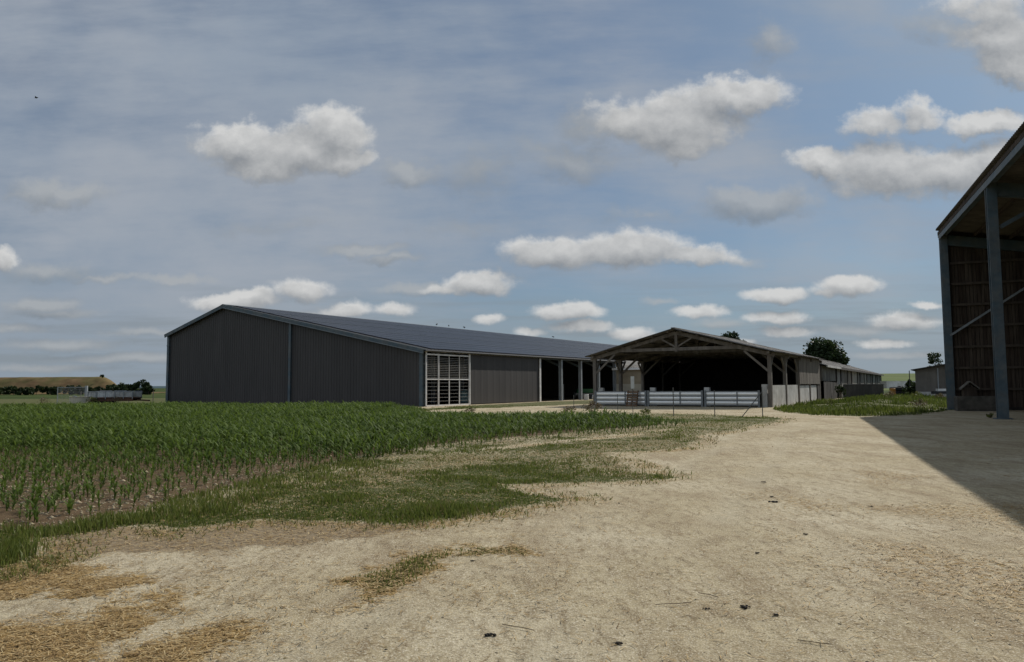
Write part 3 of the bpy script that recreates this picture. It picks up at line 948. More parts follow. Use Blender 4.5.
timber = mat("grey weathered timber", (.145, .125, .105), .9, .3, 4, (1, 1, .25), col2=(.20, .18, .155), bump=.3)
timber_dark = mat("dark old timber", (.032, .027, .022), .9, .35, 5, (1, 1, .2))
timber_brown = mat("brown plank wall", (.050, .034, .024), .9, .4, 3, (2.2, 2.2, .18), col2=(.085, .064, .047), bump=.3)
rail_brown = mat("brown wall rail", (.085, .066, .05), .9, .3, 3)
board_grey = mat("silvered boards", (.19, .165, .135), .9, .35, 3, (3, 3, .15), col2=(.12, .10, .08), bump=.3)
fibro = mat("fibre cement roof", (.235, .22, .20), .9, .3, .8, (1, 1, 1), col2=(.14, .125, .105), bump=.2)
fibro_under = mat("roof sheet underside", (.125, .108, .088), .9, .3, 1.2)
concrete = mat("pale concrete panel", (.50, .485, .45), .85, .18, 1.6, col2=(.38, .365, .33), bump=.2)
concrete_old = mat("stained old concrete", (.165, .155, .135), .9, .3, 1.4, (1, 1, .5), col2=(.075, .070, .062), bump=.25)
galva = mat("galvanised corrugated sheet", (.96, .94, .89), .40, .04, 3, metal=.7, spec=.5)
gate_steel = mat("grey gate tube", (.20, .21, .21), .5, .2, 5, metal=.3)
render_tan = mat("tan rendered wall", (.30, .255, .18), .9, .15, 1.2, col2=(.25, .205, .14))
render_pale = mat("pale rendered plinth", (.42, .38, .30), .9, .12, 1.2)
black_mat = mat("black plastic sheet", (.032, .033, .034), .7, .3, 2, bump=.2)
rubber = mat("tyre rubber", (.025, .025, .025), .85, .2, 8)
rust = mat("rusty steel", (.13, .062, .035), .85, .4, 6, col2=(.07, .04, .03), bump=.3)
white_pl = mat("white plastic", (.68, .68, .66), .5, .1, 4, col2=(.55, .54, .50))
green_paint = mat("green machine paint", (.025, .10, .055), .5, .15, 4)
teal_pl = mat("pale teal plastic", (.26, .40, .42), .5, .15, 3)
red_paint = mat("faded red paint", (.28, .055, .04), .6, .2, 5)
orange_paint = mat("orange paint", (.42, .19, .04), .6, .2, 5)
beige_pl = mat("beige plastic tank", (.52, .47, .37), .6, .15, 3)
feather = mat("dark feathers", (.02, .02, .022), .7, .2, 20)
dung = mat("dark dung", (.020, .016, .012), .95, .4, 30, bump=.6, bscale=60)
wire_mat = mat("dull fence wire", (.12, .12, .115), .6, .2, 5, metal=.4)
twig_mat = mat("dry twig", (.12, .085, .05), .9, .3, 12)
dry_weed = leafmat("dry weed", (.10, .085, .04), (.19, .15, .075), (.10, .06, .07), trans=.2)


def h_post(mb, x, y, z0, z1, w=.30, d=.32, t=.035, along='x'):
    """rolled steel H section standing upright"""
    if along == 'x':
        mb.box(x - w / 2, x + w / 2, y - d / 2, y - d / 2 + t, z0, z1).box(x - w / 2, x + w / 2, y + d / 2 - t, y + d / 2, z0, z1)
        mb.box(x - t / 2, x + t / 2, y - d / 2 + t, y + d / 2 - t, z0, z1)
    else:
        mb.box(x - d / 2, x - d / 2 + t, y - w / 2, y + w / 2, z0, z1).box(x + d / 2 - t, x + d / 2, y - w / 2, y + w / 2, z0, z1)
        mb.box(x - d / 2 + t, x + d / 2 - t, y - t / 2, y + t / 2, z0, z1)
    return mb


# ================================================================ the long dark barn with solar panels
def build_barn():
    t = thing('solar_barn', 'long dark grey metal barn with solar panels covering its wide roof', 'barn', (*BARN_O, 0), BARN_ANG)
    L, W, RY, E0, RZ, E1 = 100., 34.2, 25.0, 4.62, 9.72, 7.22
    s0, s1 = (RZ - E0) / RY, (RZ - E1) / (W - RY)

    def top(y): return E0 + s0 * y if y < RY else RZ - s1 * (y - RY)
    MB().clad((0, 0.25), (0, RY), lambda d: top(d + .25) - .12, -.1, out=(-1, 0, 0)).clad((0, RY), (0, W - .15), lambda d: top(d + RY) - .12, -.1, out=(-1, 0, 0)).build('gable_wall', anthracite, t)
    MB().clad((L, 0.25), (L, RY), lambda d: top(d + .25) - .12, -.1, pitch=1, out=(1, 0, 0)).clad((L, RY), (L, W - .15), lambda d: top(d + RY) - .12, -.1, pitch=1, out=(1, 0, 0)).build('gable_wall', anthracite, t)
    MB().clad((.1, W), (L, W), lambda d: E1 - .12, -.1, pitch=.6, out=(0, 1, 0)).build('back_wall', anthracite, t)
    MB().clad((6.32, -.02), (18.5, -.02), lambda d: E0 - .22, .06, pitch=1.0, depth=.007, out=(0, -1, 0)).build('side_wall', anthracite, t)
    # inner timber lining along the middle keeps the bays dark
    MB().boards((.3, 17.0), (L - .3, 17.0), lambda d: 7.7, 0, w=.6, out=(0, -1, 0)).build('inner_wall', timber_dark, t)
    # posts
    for y, w in ((.16, .34), (15.55, .30), (W - .12, .34)):
        b = MB(); h_post(b, -.10, y, -.1, top(y) - .2, w, .22, along='y')
        b.box(-.24, .05, y - w * .62, y + w * .62, top(y) - 1.25, top(y) - 1.18)
        b.build('post', steel_blue, t)
    x = 18.6; k = 0
    while x < L:
        b = MB()
        h_post(b, x, .05, -.1, E0 - .25, .30, .34, along='x')
        b.build('post', white_steel if k == 0 else steel_grey, t)
        if k: MB().beam((x, .2, E0 - .9), (x, 2.4, E0 + .05), .16, .22).build('haunch', steel_blue, t)
        x += 4.65; k += 1
    for x, y in ((3.2, 5.2), (7.8, 5.2), (12.4, 5.2)):
        b = MB(); h_post(b, x, y, -.1, top(y) - .3, .26, .3); b.build('post', steel_grey, t)
    MB().box(18.75, L, .02, .20, E0 - .30, E0 - .06).build('eaves_beam', steel_blue, t)
    MB().box(-.05, 18.6, -.20, -.10, E0 - .20, E0 - .05).build('door_rail', white_steel, t)
    # roof sheet on both slopes, then the panels
    n0 = Vector((0, -s0, 1)).normalized(); n1 = Vector((0, s1, 1)).normalized()
    b = MB()
    for z in (0, -.14):
        b.sheet((-.35, -.30, top(-.3) + z), (L + .7, 0, 0), (0, RY + .3, RZ - top(-.3)), .5, .04, n0)
        b.sheet((-.35, W + .25, E1 - s1 * .25 + z), (L + .7, 0, 0), (0, -(W - RY + .25), RZ - (E1 - s1 * .25)), .5, .04, n1)
    b.build('roof', dark_sheet, t)
    b = MB(); sl = Vector((0, 1, s0)).normalized(); ln = RY / sl.y
    nrow, mw, mh = 15, 1.04, ln / 15 * .985
    ncol = int((L - 1.6) / mw)
    for i in range(ncol):
        for j in range(nrow):
            o = Vector((.9 + i * mw, -.15, top(-.15) + .11)) + sl * (j * ln / nrow + .12)
            v = [o, o + Vector((mw - .035, 0, 0)), o + Vector((mw - .035, 0, 0)) + sl * (mh - .07), o + sl * (mh - .07)]
            b.add(v + [q - n0 * .04 for q in v], [(0, 1, 2, 3), (0, 4, 5, 1), (1, 5, 6, 2), (2, 6, 7, 3), (3, 7, 4, 0)])
    b.build('solar_array', pv_mat, t)
    b = MB()
    for j in range(1, nrow):
        o = Vector((.9, -.15, top(-.15) + .125)) + sl * (j * ln / nrow + .085)
        if j % 3 == 0: b.beam(o, o + Vector((L - 2., 0, 0)), .05, .03, n0)
    b.build('mounting_rail', trim_grey, t)
    MB().beam((-.38, -.25, top(-.25) - .12), (-.38, RY, RZ - .08), .07, .34, (0, -s0, 1)).build('barge_board', steel_blue, t)
    MB().beam((-.43, -.25, top(-.25) - .28), (-.43, RY, RZ - .24), .03, .07, (0, -s0, 1)).build('edge_trim', trim_grey, t)
    MB().beam((-.38, W + .25, E1 - .16), (-.38, RY, RZ - .08), .07, .34, (0, s1, 1)).build('barge_board', steel_blue, t)
    MB().beam((-.4, RY - .16, RZ + .06), (L + .35, RY - .16, RZ + .06), .36, .05, n0).beam((-.4, RY + .16, RZ + .06), (L + .35, RY + .16, RZ + .06), .36, .05, n1).build('ridge_cap', trim_grey, t)
    MB().tube((-.3, -.36, E0 - .12), (L, -.36, E0 - .12), .07).build('gutter', dark_sheet, t)
    b = MB()
    for k in range(20): b.beam((4 + k * 5, RY, RZ - .35), (4 + k * 5, .3, E0 - .3), .15, .3)
    b.build('rafter', steel_blue, t)
    # sliding gate of bars in the corner bay
    g = MB(); z1 = E0 - .30
    for x in (.12, 1.74, 6.14): g.box(x - .045, x + .045, -.17, -.06, .02, z1 if x > 1 else E0 - .05)
    g.box(6.08, 6.20, -.19, -.05, .02, E0 - .05)
    for z, hh in ((.05, .12), (2.2, .10), (z1 - .10, .12)): g.box(.18, 6.08, -.165, -.065, z - hh / 2, z + hh / 2)
    for x in (3.2, 4.65): g.box(x - .035, x + .035, -.15, -.08, .11, 2.13)
    go = g.build('sliding_gate', white_steel, t)
    g = MB()
    for k in range(12): g.box(.18, 6.08, -.125, -.10, 2.35 + k * .145, 2.363 + k * .145)
    for k in range(6): g.box(.18, 6.08, -.125, -.10, .40 + k * .30, .411 + k * .30)
    for x in (3.2, 4.65): g.box(x - .02, x + .02, -.14, -.09, 2.27, z1 - .16)
    g.build('gate_bars', bar_mat, go)
    return t


build_barn()


def barn_pt(x, y):
    c, s = math.cos(BARN_ANG), math.sin(BARN_ANG)
    return BARN_O[0] + x * c - y * s, BARN_O[1] + x * s + y * c


# ================================================================ open timber cattle shed
def build_shed():
    t = thing('cattle_shed', 'open fronted timber cattle shed with king post truss and white gates', 'shed', (*SHED_O, 0), SHED_ANG)
    W, L, E, RZ = 13.53, 20.8, 3.72, 5.50; H = W / 2; s = (RZ - E) / H
    for i in range(5):
        x = i * 5.2
        for y in (.0, W):
            MB().box(x - .13, x + .13, y - .13, y + .13, -.3, E + .05).build('post', timber, t)
            for d in (-1, 1):                      # braces along the side, under the wall plate
                if 0 <= x + d * 1.2 <= L: MB().beam((x, y, E - 1.15), (x + d * 1.1, y, E - .06), .11, .13).build('brace', timber, t)
        b = MB()
        b.beam((x, -.35, E - s * .35 + .05), (x, H, RZ + .05), .16, .26); b.beam((x, W + .35, E - s * .35 + .05), (x, H, RZ + .05), .16, .26)
        b.build('rafter', timber, t)
        zc = E + .62; yc = (zc - E) / s
        MB().box(x - .075, x + .075, yc - .2, W - yc + .2, zc - .14, zc + .10).build('tie_beam', timber, t)
        MB().box(x - .09, x + .09, H - .10, H + .10, zc - .22, RZ).build('king_post', timber, t)
        for d in (-1, 1):
            MB().beam((x, H + d * .1, zc + .16), (x, H + d * 1.15, RZ - s * 1.15 - .1), .11, .12).build('strut', timber, t)
            yp = 0 if d < 0 else W
            MB().beam((x, yp, E - 1.25), (x, yp - d * 1.75, E + s * 1.75 - .14), .12, .15).build('knee_brace', timber, t)
    for y in (0, W): MB().box(-.5, L + .3, y - .09, y + .09, E + .06, E + .24).build('wall_plate', timber, t)
    b = MB()
    for side in (0, 1):
        for k in range(1, 6):
            y = k * H / 5.4; z = E + s * y + .26; y = y if side == 0 else W - y
            b.box(-.55, L + .3, y - .05, y + .05, z - .08, z + .07)
    b.build('purlin', timber, t)
    n0 = Vector((0, -s, 1)).normalized(); n1 = Vector((0, s, 1)).normalized(); ov = .55; x0 = -.75
    for nm, nn, yy, sg in (('roof', n0, -ov, 1), ('roof', n1, W + ov, -1)):
        b = MB()
        for z in (.33, .29):
            b.sheet((x0, yy, E - s * ov + z), (L + 1.1, 0, 0), (0, sg * (H + ov), s * (H + ov)), .18, .05, nn)
        ro = b.build(nm, fibro, t)
    MB().beam((x0, H, RZ + .38), (L + .3, H, RZ + .38), .30, .07).build('ridge_cap', fibro, t)
    # dark end wall, closed rear bays on the far side
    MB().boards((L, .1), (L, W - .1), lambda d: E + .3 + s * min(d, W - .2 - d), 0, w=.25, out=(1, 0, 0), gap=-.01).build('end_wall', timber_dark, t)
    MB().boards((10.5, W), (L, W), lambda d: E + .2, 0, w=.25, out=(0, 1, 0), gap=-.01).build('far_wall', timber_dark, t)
    MB().box(.2, 10.2, W - .08, W + .08, -.2, 1.05).build('low_wall', concrete_old, t)
    # right-hand side: concrete panels, then boards above panels
    for x0_, x1_, z1 in ((.25, 4.98, 1.55), (5.38, 9.9, 1.55), (10.55, 15.2, 1.5), (15.8, 19.0, 1.5)):
        MB().box(x0_, x1_, -.07, .06, -.3, z1).build('concrete_panel', concrete, t)
    MB().boards((10.3, -.14), (L - .1, -.14), lambda d: E + .1, 1.62, w=.22, out=(0, -1, 0), gap=.0).build('side_boards', board_grey, t)
    MB().box(19.3, 20.5, -.12, .10, -.3, 1.6).build('low_boards', timber_dark, t)
    # white concrete stubs between the gates
    for y in (.42, 4.55, 8.75, W - .45):
        MB().box(.02, .36, y - .19, y + .19, -.2, 1.42 if y > 1 else 1.62).build('concrete_stub', concrete, t)
    # three corrugated gates across the front
    for y0, y1 in ((.72, 4.55), (4.78, 8.95), (9.15, W - .18)):
        g = MB(); z0, z1 = .14, 1.12
        for y in (y0, y1, y0 + (y1 - y0) * .40): g.box(-.42, -.37, y - .03, y + .03, z0 - .05, z1 + .04)
        for k in range(4): 
            zz = z0 + (z1 - z0) * k / 3; g.box(-.425, -.375, y0, y1, zz - .028, zz + .028)
        for y in (y0, y1): g.box(-.43, -.33, y - .07, y + .07, -.1, z1 + .08)
        go = g.build('gate', gate_steel, t)
        b = MB(); prof = []
        for k in range(3):
            za, zb = z0 + (z1 - z0) * k / 3 + .005, z0 + (z1 - z0) * (k + 1) / 3 - .005
            for f_ in np.linspace(0, 1, 7): prof.append((za + (zb - za) * f_, -.31 - .035 * math.sin(math.pi * f_)))
        vs = []
        for z, x in prof: vs += [(x, y0 + .03, z), (x, y1 - .03, z)]
        b.add(vs, [(2 * i, 2 * i + 1, 2 * i + 3, 2 * i + 2) for i in range(len(prof) - 1)])
        b.build('corrugated_sheet', galva, go, smooth=True)
    return t


build_shed()


def local_pt(o, ang, x, y):
    c, s = math.cos(ang), math.sin(ang); return o[0] + x * c - y * s, o[1] + x * s + y * c


# pallet leaning on the left-hand gate
px_, py_ = local_pt(SHED_O, SHED_ANG, -.95, 10.1)
t = thing('wooden_pallet', 'brown slatted wooden pallet leaning upright on the white gate', 'pallet', (px_, py_, 0), SHED_ANG)
b = MB()
for k in range(6): b.beam((.0 + .35 * (k / 5.5), -.45, .08 + k * .2), (.0 + .35 * (k / 5.5), .45, .08 + k * .2), .025, .12, (.3, 0, 1))
b.build('slats', mat("pallet wood", (.16, .095, .055), .9, .3, 5), t)
b = MB()
for y in (-.4, 0, .4): b.beam((.06, y, .0), (.45, y, 1.2), .08, .08)
b.build('bearers', mat("pallet wood dark", (.10, .06, .038), .9, .3, 5), t)

# ================================================================ long low barn behind the shed
LB_O, LB_ANG = (30.2, 72.3), math.atan2(.871, .491)


def build_low_barn():
    t = thing('low_barn', 'long low weathered barn with grey fibre cement roof behind the shed', 'barn', (*LB_O, 0), LB_ANG)
    L, W, E, RZ = 99., 12., 3.45, 5.3; s = (RZ - E) / 6
    n0 = Vector((0, -s, 1)).normalized(); n1 = Vector((0, s, 1)).normalized()
    for nn, yy, sg in ((n0, -.5, 1), (n1, W + .5, -1)):
        b = MB(); b.sheet((-.5, yy, E - s * .5 + .1), (L + 1, 0, 0), (0, sg * 6.5, s * 6.5), .3, .06, nn); b.build('roof', fibro, t)
    MB().beam((-.5, 6, RZ + .18), (L + .5, 6, RZ + .18), .35, .08).build('ridge_cap', fibro, t)
    MB().box(-.5, 12, -.62, -.50, E - .22, E - .02).build('gutter', concrete, t)
    MB().box(12, L, -.60, -.50, E - .26, E - .04).build('gutter', timber_dark, t)
    MB().box(.0, 11.5, -.05, .1, 1.9, E - .05).build('wall_panel', concrete_old, t)
    MB().boards((.0, -.12), (11.5, -.12), lambda d: 1.95 - .02 * d, -.2, w=.35, out=(0, -1, 0)).build('board_fence', timber_dark, t)
    x = 12.; k = 0
    while x < L:
        w = (4.2, 7.5, 5.2, 8.5)[k % 4]
        MB().box(x, min(x + w, L), -.05 - .03 * (k % 2), .12, -.2, E - .1 - .04 * (k % 3)).build('wall_panel', concrete_old if k % 3 else concrete_mid, t)
        MB().box(x - .4, x, -.16, .12, -.2, E - .05).build('post', timber_dark, t)
        x += w + .4; k += 1
    MB().box(0, L, W - .1, W, -.2, E).build('back_wall', concrete_old, t)
    for x in (0.1, L):
        MB().add([(x, .1, -.2), (x, W - .1, -.2), (x, W - .1, E), (x, 6, RZ), (x, .1, E)], [(0, 1, 2, 3, 4)]).build('gable_wall', timber_dark, t)
    MB().box(12.6, 18.5, -.55, -.20, -.2, 1.55).build('buttress', concrete_mid, t)
    return t


concrete_mid = mat("grey weathered concrete", (.24, .23, .20), .9, .25, 1.2, (1, 1, .5), col2=(.14, .13, .115))
build_low_barn()

# low dark silage wall in front of it
t = thing('silage_wall', 'long low black wall with a flat coping in front of the weathered barn', 'wall', (37.4, 84.0, .15), math.atan2(4.0, 6.64))
MB().box(0, 7.7, 0, .22, -.4, 1.32).build('wall', mat('dark stained concrete', (.062, .056, .047), .9, .3, 1.5, (1, 1, .4)), t)
MB().box(-.05, 7.75, -.05, .27, 1.323, 1.42).build('coping', concrete_old, t)

# ================================================================ outbuilding closing the alley
t = thing('rendered_outbuilding', 'tan rendered outbuilding with pale plinth seen through the open timber shed', 'outbuilding', (12.72, 91.3, 0), math.atan2(-.53, .848))
MB().box(0, 12, 0, 5, 1.75, 3.55).build('wall', render_tan, t)
MB().box(-.03, 12.03, -.03, 5.03, -.2, 1.747).build('plinth', render_pale, t)
MB().box(-.3, 12.3, -.42, -.30, 3.45, 3.72).build('fascia', white_steel, t)
b = MB(); b.sheet((-.3, -.4, 3.7), (12.6, 0, 0), (0, 5.8, 1.6), .3, .05, (0, -.25, 1)); b.build('roof', fibro, t)

# ================================================================ grey block shed at the right
t = thing('block_shed', 'small grey block shed with a sloping roof behind the tall steel pillar', 'shed', (40.75, 75.0, .2), R(-31))
b = MB(); b.add([(0, 0, -.5), (9, 0, -.5), (9, 0, 4.3), (0, 0, 2.75), (0, 7, -.5), (9, 7, -.5), (9, 7, 4.3), (0, 7, 2.75)], [(0, 1, 2, 3), (7, 6, 5, 4), (4, 0, 3, 7), (1, 5, 6, 2)])
b.build('wall', mat("grey blockwork", (.15, .138, .12), .9, .25, 1.0, (1, 1, .4), col2=(.10, .092, .08), bump=.2), t)
MB().beam((-.35, 3.4, 2.76), (9.4, 3.4, 4.42), 7.8, .08).build('roof', dark_sheet, t)
MB().box(-.02, 3, -.12, -.003, -.5, .55).build('plinth', concrete, t)
MB().box(1.95, 2.05, -.06, -.003, .55, 2.9).build('pipe', steel_grey, t)
MB().tube((-.5, -.2, 2.7), (-.5, -.2, 1.1), .04).build('downpipe', dark_sheet, t)


# ================================================================ tall open hay shed at the right edge
def build_hay():
    t = thing('hay_shed', 'tall open sided steel hay shed with brown plank wall at the right edge', 'hay shed', (*HAY_O, 0), HAY_ANG)
    # local x runs away along the pillars, local -y runs into the building
    D, HT, fall = 15., 10.95, .17; X1 = 13.05; X0 = -26.4
    for x in (X1, 0, -13.2, X0):
        b = MB(); h_post(b, x, 0, -.2, HT - .1, .41, .42, .045, along='y')
        b.box(x - .34, x + .34, -.32, .32, -.02, .04)
        b.build('pillar', steel_blue, t)
        b = MB(); b.beam((x, -.2, HT - .45), (x, -D, HT - .45 - fall * D), .24, .62); b.build('rafter', steel_blue, t)
        b = MB(); h_post(b, x, -D + .3, -.2, HT - .5 - fall * D, .4, .4, along='y'); b.build('pillar', steel_blue, t)
    MB().box(X0 - .5, X1 + .20, .17, .22, HT - .34, HT - .06).build('eaves_beam', steel_blue, t)
    MB().box(X0 - .5, X1 + .55, -.2, .2, HT - .16, HT - .02).build('wall_plate', steel_blue, t)
    b = MB()
    for k in range(9):
        y = .2 - k * 1.85; b.box(X0 - .5, X1 + .5, y - .08, y + .02, HT - .02 + fall * (y - .2), HT + .18 + fall * (y - .2))
    b.build('purlin', timber_brown, t)
    nn = Vector((0, -fall, 1)).normalized()
    b = MB()
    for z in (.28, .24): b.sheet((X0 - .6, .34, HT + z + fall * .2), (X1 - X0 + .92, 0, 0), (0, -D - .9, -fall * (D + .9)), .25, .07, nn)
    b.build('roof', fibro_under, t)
    # plank end wall with rails, back wall
    MB().boards((X1 + .20, -.02), (X1 + .20, -D), lambda d: HT + .20 - fall * d, .12, w=.19, out=(1, 0, 0), gap=.022, jit=.02).build('plank_wall', timber_brown, t)
    MB().boards((X1 + .30, -.02), (X1 + .30, -D), lambda d: HT + .22 - fall * d, .12, w=.6, out=(1, 0, 0), gap=-.01, jit=.002).build('wall_backing', timber_dark, t)  # backing added behind the planks so no light leaks through the gaps
    for k in range(7):
        z = 1.25 + k * 1.3
        MB().box(X1 + .02, X1 + .16, -.3, -D, z - .07, z + .07).build('wall_rail', rail_brown, t)
    MB().boards((X0, -D - .1), (X1, -D - .1), lambda d: HT - .3 - fall * D, .0, w=.3, out=(0, -1, 0), gap=-.01).build('back_wall', timber_brown, t)
    MB().box(X1 + .05, X1 + .45, -.35, -D, -.2, .16).build('plinth', timber_dark, t)
    MB().beam((X1 - .15, -.1, 4.55), (X1 - .15, -6.5, 8.9), .12, .12).build('brace', steel_grey, t)
    MB().beam((.0, -.3, HT - 2.2), (.0, -2.6, HT - .9), .14, .18).build('haunch', steel_blue, t)
    return t


build_hay()

x_, y_ = local_pt(HAY_O, HAY_ANG, 11.2, -.95)
t = thing('concrete_trough', 'stained concrete trough standing beside the foot of the far pillar', 'trough', (x_, y_, 0), HAY_ANG)
b = MB(); b.box(-.55, .55, -1.0, 1.0, 0, .12).box(-.55, -.43, -1, 1, .123, .85).box(.43, .55, -1, 1, .123, .85).box(-.427, .427, -1, -.88, .123, .85).box(-.427, .427, .88, 1, .123, .85)
b.build('basin', mat('grimy trough concrete', (.095, .085, .07), .9, .35, 2.5, col2=(.05, .045, .038), bump=.3), t)
x_, y_ = local_pt(HAY_O, HAY_ANG, 12.25, -.85)
t = thing('wooden_hutch', 'small wooden hutch with a pitched roof standing behind the concrete trough', 'hutch', (x_, y_, 0), HAY_ANG)
MB().box(-.33, .33, -.34, .34, .0, 1.35).build('body', timber_brown, t)
b = MB(); b.beam((-.45, 0, 1.70), (-.45, -.46, 1.30), .05, .06).beam((.45, 0, 1.70), (.45, -.46, 1.30), .05, .06)
b.add([(-.45, 0, 1.74), (.45, 0, 1.74), (.45, -.48, 1.30), (-.45, -.48, 1.30), (.45, .48, 1.30), (-.45, .48, 1.30), (-.45, 0, 1.68), (.45, 0, 1.68), (.45, -.48, 1.24), (-.45, -.48, 1.24), (.45, .48, 1.24), (-.45, .48, 1.24)],
      [(0, 1, 2, 3), (0, 5, 4, 1), (6, 9, 8, 7), (6, 7, 10, 11), (0, 3, 9, 6), (0, 6, 11, 5)])
b.build('roof', timber, t)
x_, y_ = local_pt(HAY_O, HAY_ANG, 12.3, -.05)
t = thing('milk_churn', 'pale metal can standing against the foot of the far pillar', 'can', (x_ - .05, y_ - .45, 0))
MB().lathe((0, 0, 0), (0, 0, 1), [(0, .16), (.02, .18), (.5, .18), (.62, .11), (.7, .11), (.72, .14), (.76, .14)]).build('body', steel_grey, t, smooth=False)
MB().box(-.22, -.17, -.03, .03, .3, .5).build('handle', steel_grey, t)

# ================================================================ wire fence in front of the shed
def build_fence():
    t = thing('wire_fence', 'thin steel post and wire fence in front of the white gates', 'fence', (0, 0, 0))
    pts = [(3.4, 41.2, 1.1), (5.6, 39.6, 1.15), (8.4, 38.8, 1.5), (10.3, 37.9, 1.35), (12.6, 37.5, 1.5)]
    for x, y, h in pts:
        if h > 1.2: MB().tube((x, y, -.2), (x, y, h), .024).build('post', wire_mat, t)
        else: MB().tube((x, y, -.2), (x, y, h), .016).build('post', wire_mat, t)
    MB().tube((11.5, 37.45, -.05), (12.58, 37.45, 1.25), .022).build('brace', wire_mat, t)
    b = MB()
    for k in range(len(pts) - 1):
        for z in (.35, .7, 1.05):
            b.tube((pts[k][0], pts[k][1], z), (pts[k + 1][0], pts[k + 1][1], z + random.uniform(-.03, .03)), .004, n=4)
    b.build('wire', wire_mat, t)


build_fence()
t = thing('sign_post', 'thin steel post carrying a blank white plate before the left gate', 'sign', (6.15, 38.0, 0))
MB().tube((0, 0, -.2), (0, 0, 2.1), .018).build('post', wire_mat, t)
MB().box(-.09, .09, -.035, -.020, 1.45, 2.08).build('plate', white_pl, t)

# weeds by the fence
def weed(x, y, h, label, mat_, n=260, r=.5, group=None):
    V, F, T = leaf_cloud(np.array([(0, 0, h * .35), (r * .4, 0, h * .6), (-r * .4, .1, h * .55), (0, -.1, h * .85)]), np.array([r * .6, r * .45, r * .45, r * .3]), n, .05)
    V[:, 2] = np.maximum(V[:, 2], .01)
    o = thing('weed_clump', label, 'weeds', (x, y, float(height(x, y))), 0, group)
    arrays('leaves', V, F, mat_, tint=T, parent=o)
    s_ = MB()
    for k in range(9):
        a = random.uniform(0, 6.28); s_.tube((0, 0, -.05), (math.cos(a) * r * .5, math.sin(a) * r * .5, h * random.uniform(.6, 1.05)), .008, .004, 4)
    s_.build('stems', twig_mat, o)
    return o


weed(4.35, 40.6, .75, 'tall dry brown weed clump at the left end of the wire fence', dry_weed, 420, .7)
weed(3.1, 41.3, .45, 'low brown weed clump left of the tall dry weeds', dry_weed, 220, .6)
weed(6.9, 38.6, .40, 'dark green weed tuft at the foot of the wire fence', grass_mat, 160, .35)
weed(-2.4, 42.6, .40, 'small brownish weed clump in front of the white barred gate', dry_weed, 160, .4)
weed(22.4, 34.9, .22, 'small dark weed growing in the shade left of the near pillar', grass_mat, 70, .18)

for k, (x, y, h, lab) in enumerate(((26.0, 47.5, .5, 'nearest tall weed tuft on the right side of the grass bank'), (21.5, 50.5, .45, 'weed tuft on the grass bank in front of the boarded shed side'), (31.5, 62.0, .6, 'weed tuft on the crest of the grass bank before the black wall'),
                                    (36.2, 66.5, .6, 'weed tuft on the bank crest below the orange drum'), (38.0, 66.0, .55, 'weed tuft on the bank crest in front of the dark bushes'))):
    weed(x, y, h, lab, grass_mat if k % 2 else dry_weed, 240, .6)

# ================================================================ things inside and around the barn
x_, y_ = barn_pt(8.3, 1.9)
t = thing('water_tank', 'pale teal plastic tank standing behind the white barred gate', 'tank', (x_, y_, .0), BARN_ANG)
MB().lathe((0, 0, .1), (0, 0, 1), [(0, .42), (.05, .48), (.4, .47), (.45, .5), (.5, .47), (.95, .46), (1.1, .34), (1.15, .16), (1.22, .16)], 18).build('body', teal_pl, t)
MB().box(-.5, .5, -.5, .5, 0, .097).build('base', timber_dark, t)
x_, y_ = barn_pt(6.6, 6.2)
t = thing('red_machine', 'small faded red farm machine on wheels deep behind the barred gate', 'farm machine', (x_, y_, 0), BARN_ANG)
MB().box(-.6, .6, -.4, .4, .45, .95).box(-.3, .3, -.25, .25, .953, 1.2).build('body', red_paint, t)
for d in (-1, 1): MB().lathe((0, .42 * d, .38), (0, d, 0), [(0, .2), (.0, .38), (.14, .38), (.14, .2)], 16).build('wheel', rubber, t)
MB().beam((.6, 0, .5), (1.5, 0, .4), .07, .07).build('drawbar', steel_grey, t)

x_, y_ = barn_pt(31.4, 1.2)
t = thing('seed_drill', 'green farm implement on dark wheels under the edge of the barn roof', 'farm implement', (x_, y_, 0), R(8))
b = MB(); b.add([(-1.1, -.35, .75), (1.1, -.35, .75), (1.1, .35, .75), (-1.1, .35, .75), (-1.0, -.6, 1.2), (1.0, -.6, 1.2), (1.0, .6, 1.2), (-1.0, .6, 1.2), ], [(0, 1, 5, 4), (1, 2, 6, 5), (2, 3, 7, 6), (3, 0, 4, 7), (4, 5, 6, 7), (3, 2, 1, 0)])
b.build('hopper', green_paint, t)
MB().box(-1.2, 1.2, -.06, .06, .55, .70).build('frame', steel_grey, t)
for d in (-1, 1): MB().lathe((1.22 * d, 0, .42), (d, 0, 0), [(0, .22), (.0, .42), (.18, .42), (.18, .22)], 18).build('wheel', rubber, t)
for k in range(7): MB().tube((-.9 + k * .3, -.2, .6), (-.9 + k * .3, -.5, .02), .02).build('tine', steel_grey, t)
MB().beam((0, .3, .6), (0, 1.7, .5), .08, .08).build('drawbar', steel_grey, t)


def drum(x, y, rot, tilt, label, m, z=0., r=.29, h=.85, name='drum', group=None):
    t = thing(name, label, 'drum', (x, y, z), rot, group)
    t.rotation_euler = (tilt, 0, rot)
    MB().lathe((0, 0, 0), (0, 0, 1), [(0, r * .93), (.02, r), (h * .32, r), (h * .34, r * 1.04), (h * .36, r), (h * .64, r), (h * .66, r * 1.04), (h * .68, r), (h - .02, r), (h, r * .9)], 18).build('body', m, t)
    MB().tube((r * .5, 0, h + .001), (r * .5, 0, h + .04), .05).build('bung', rubber, t)
    return t


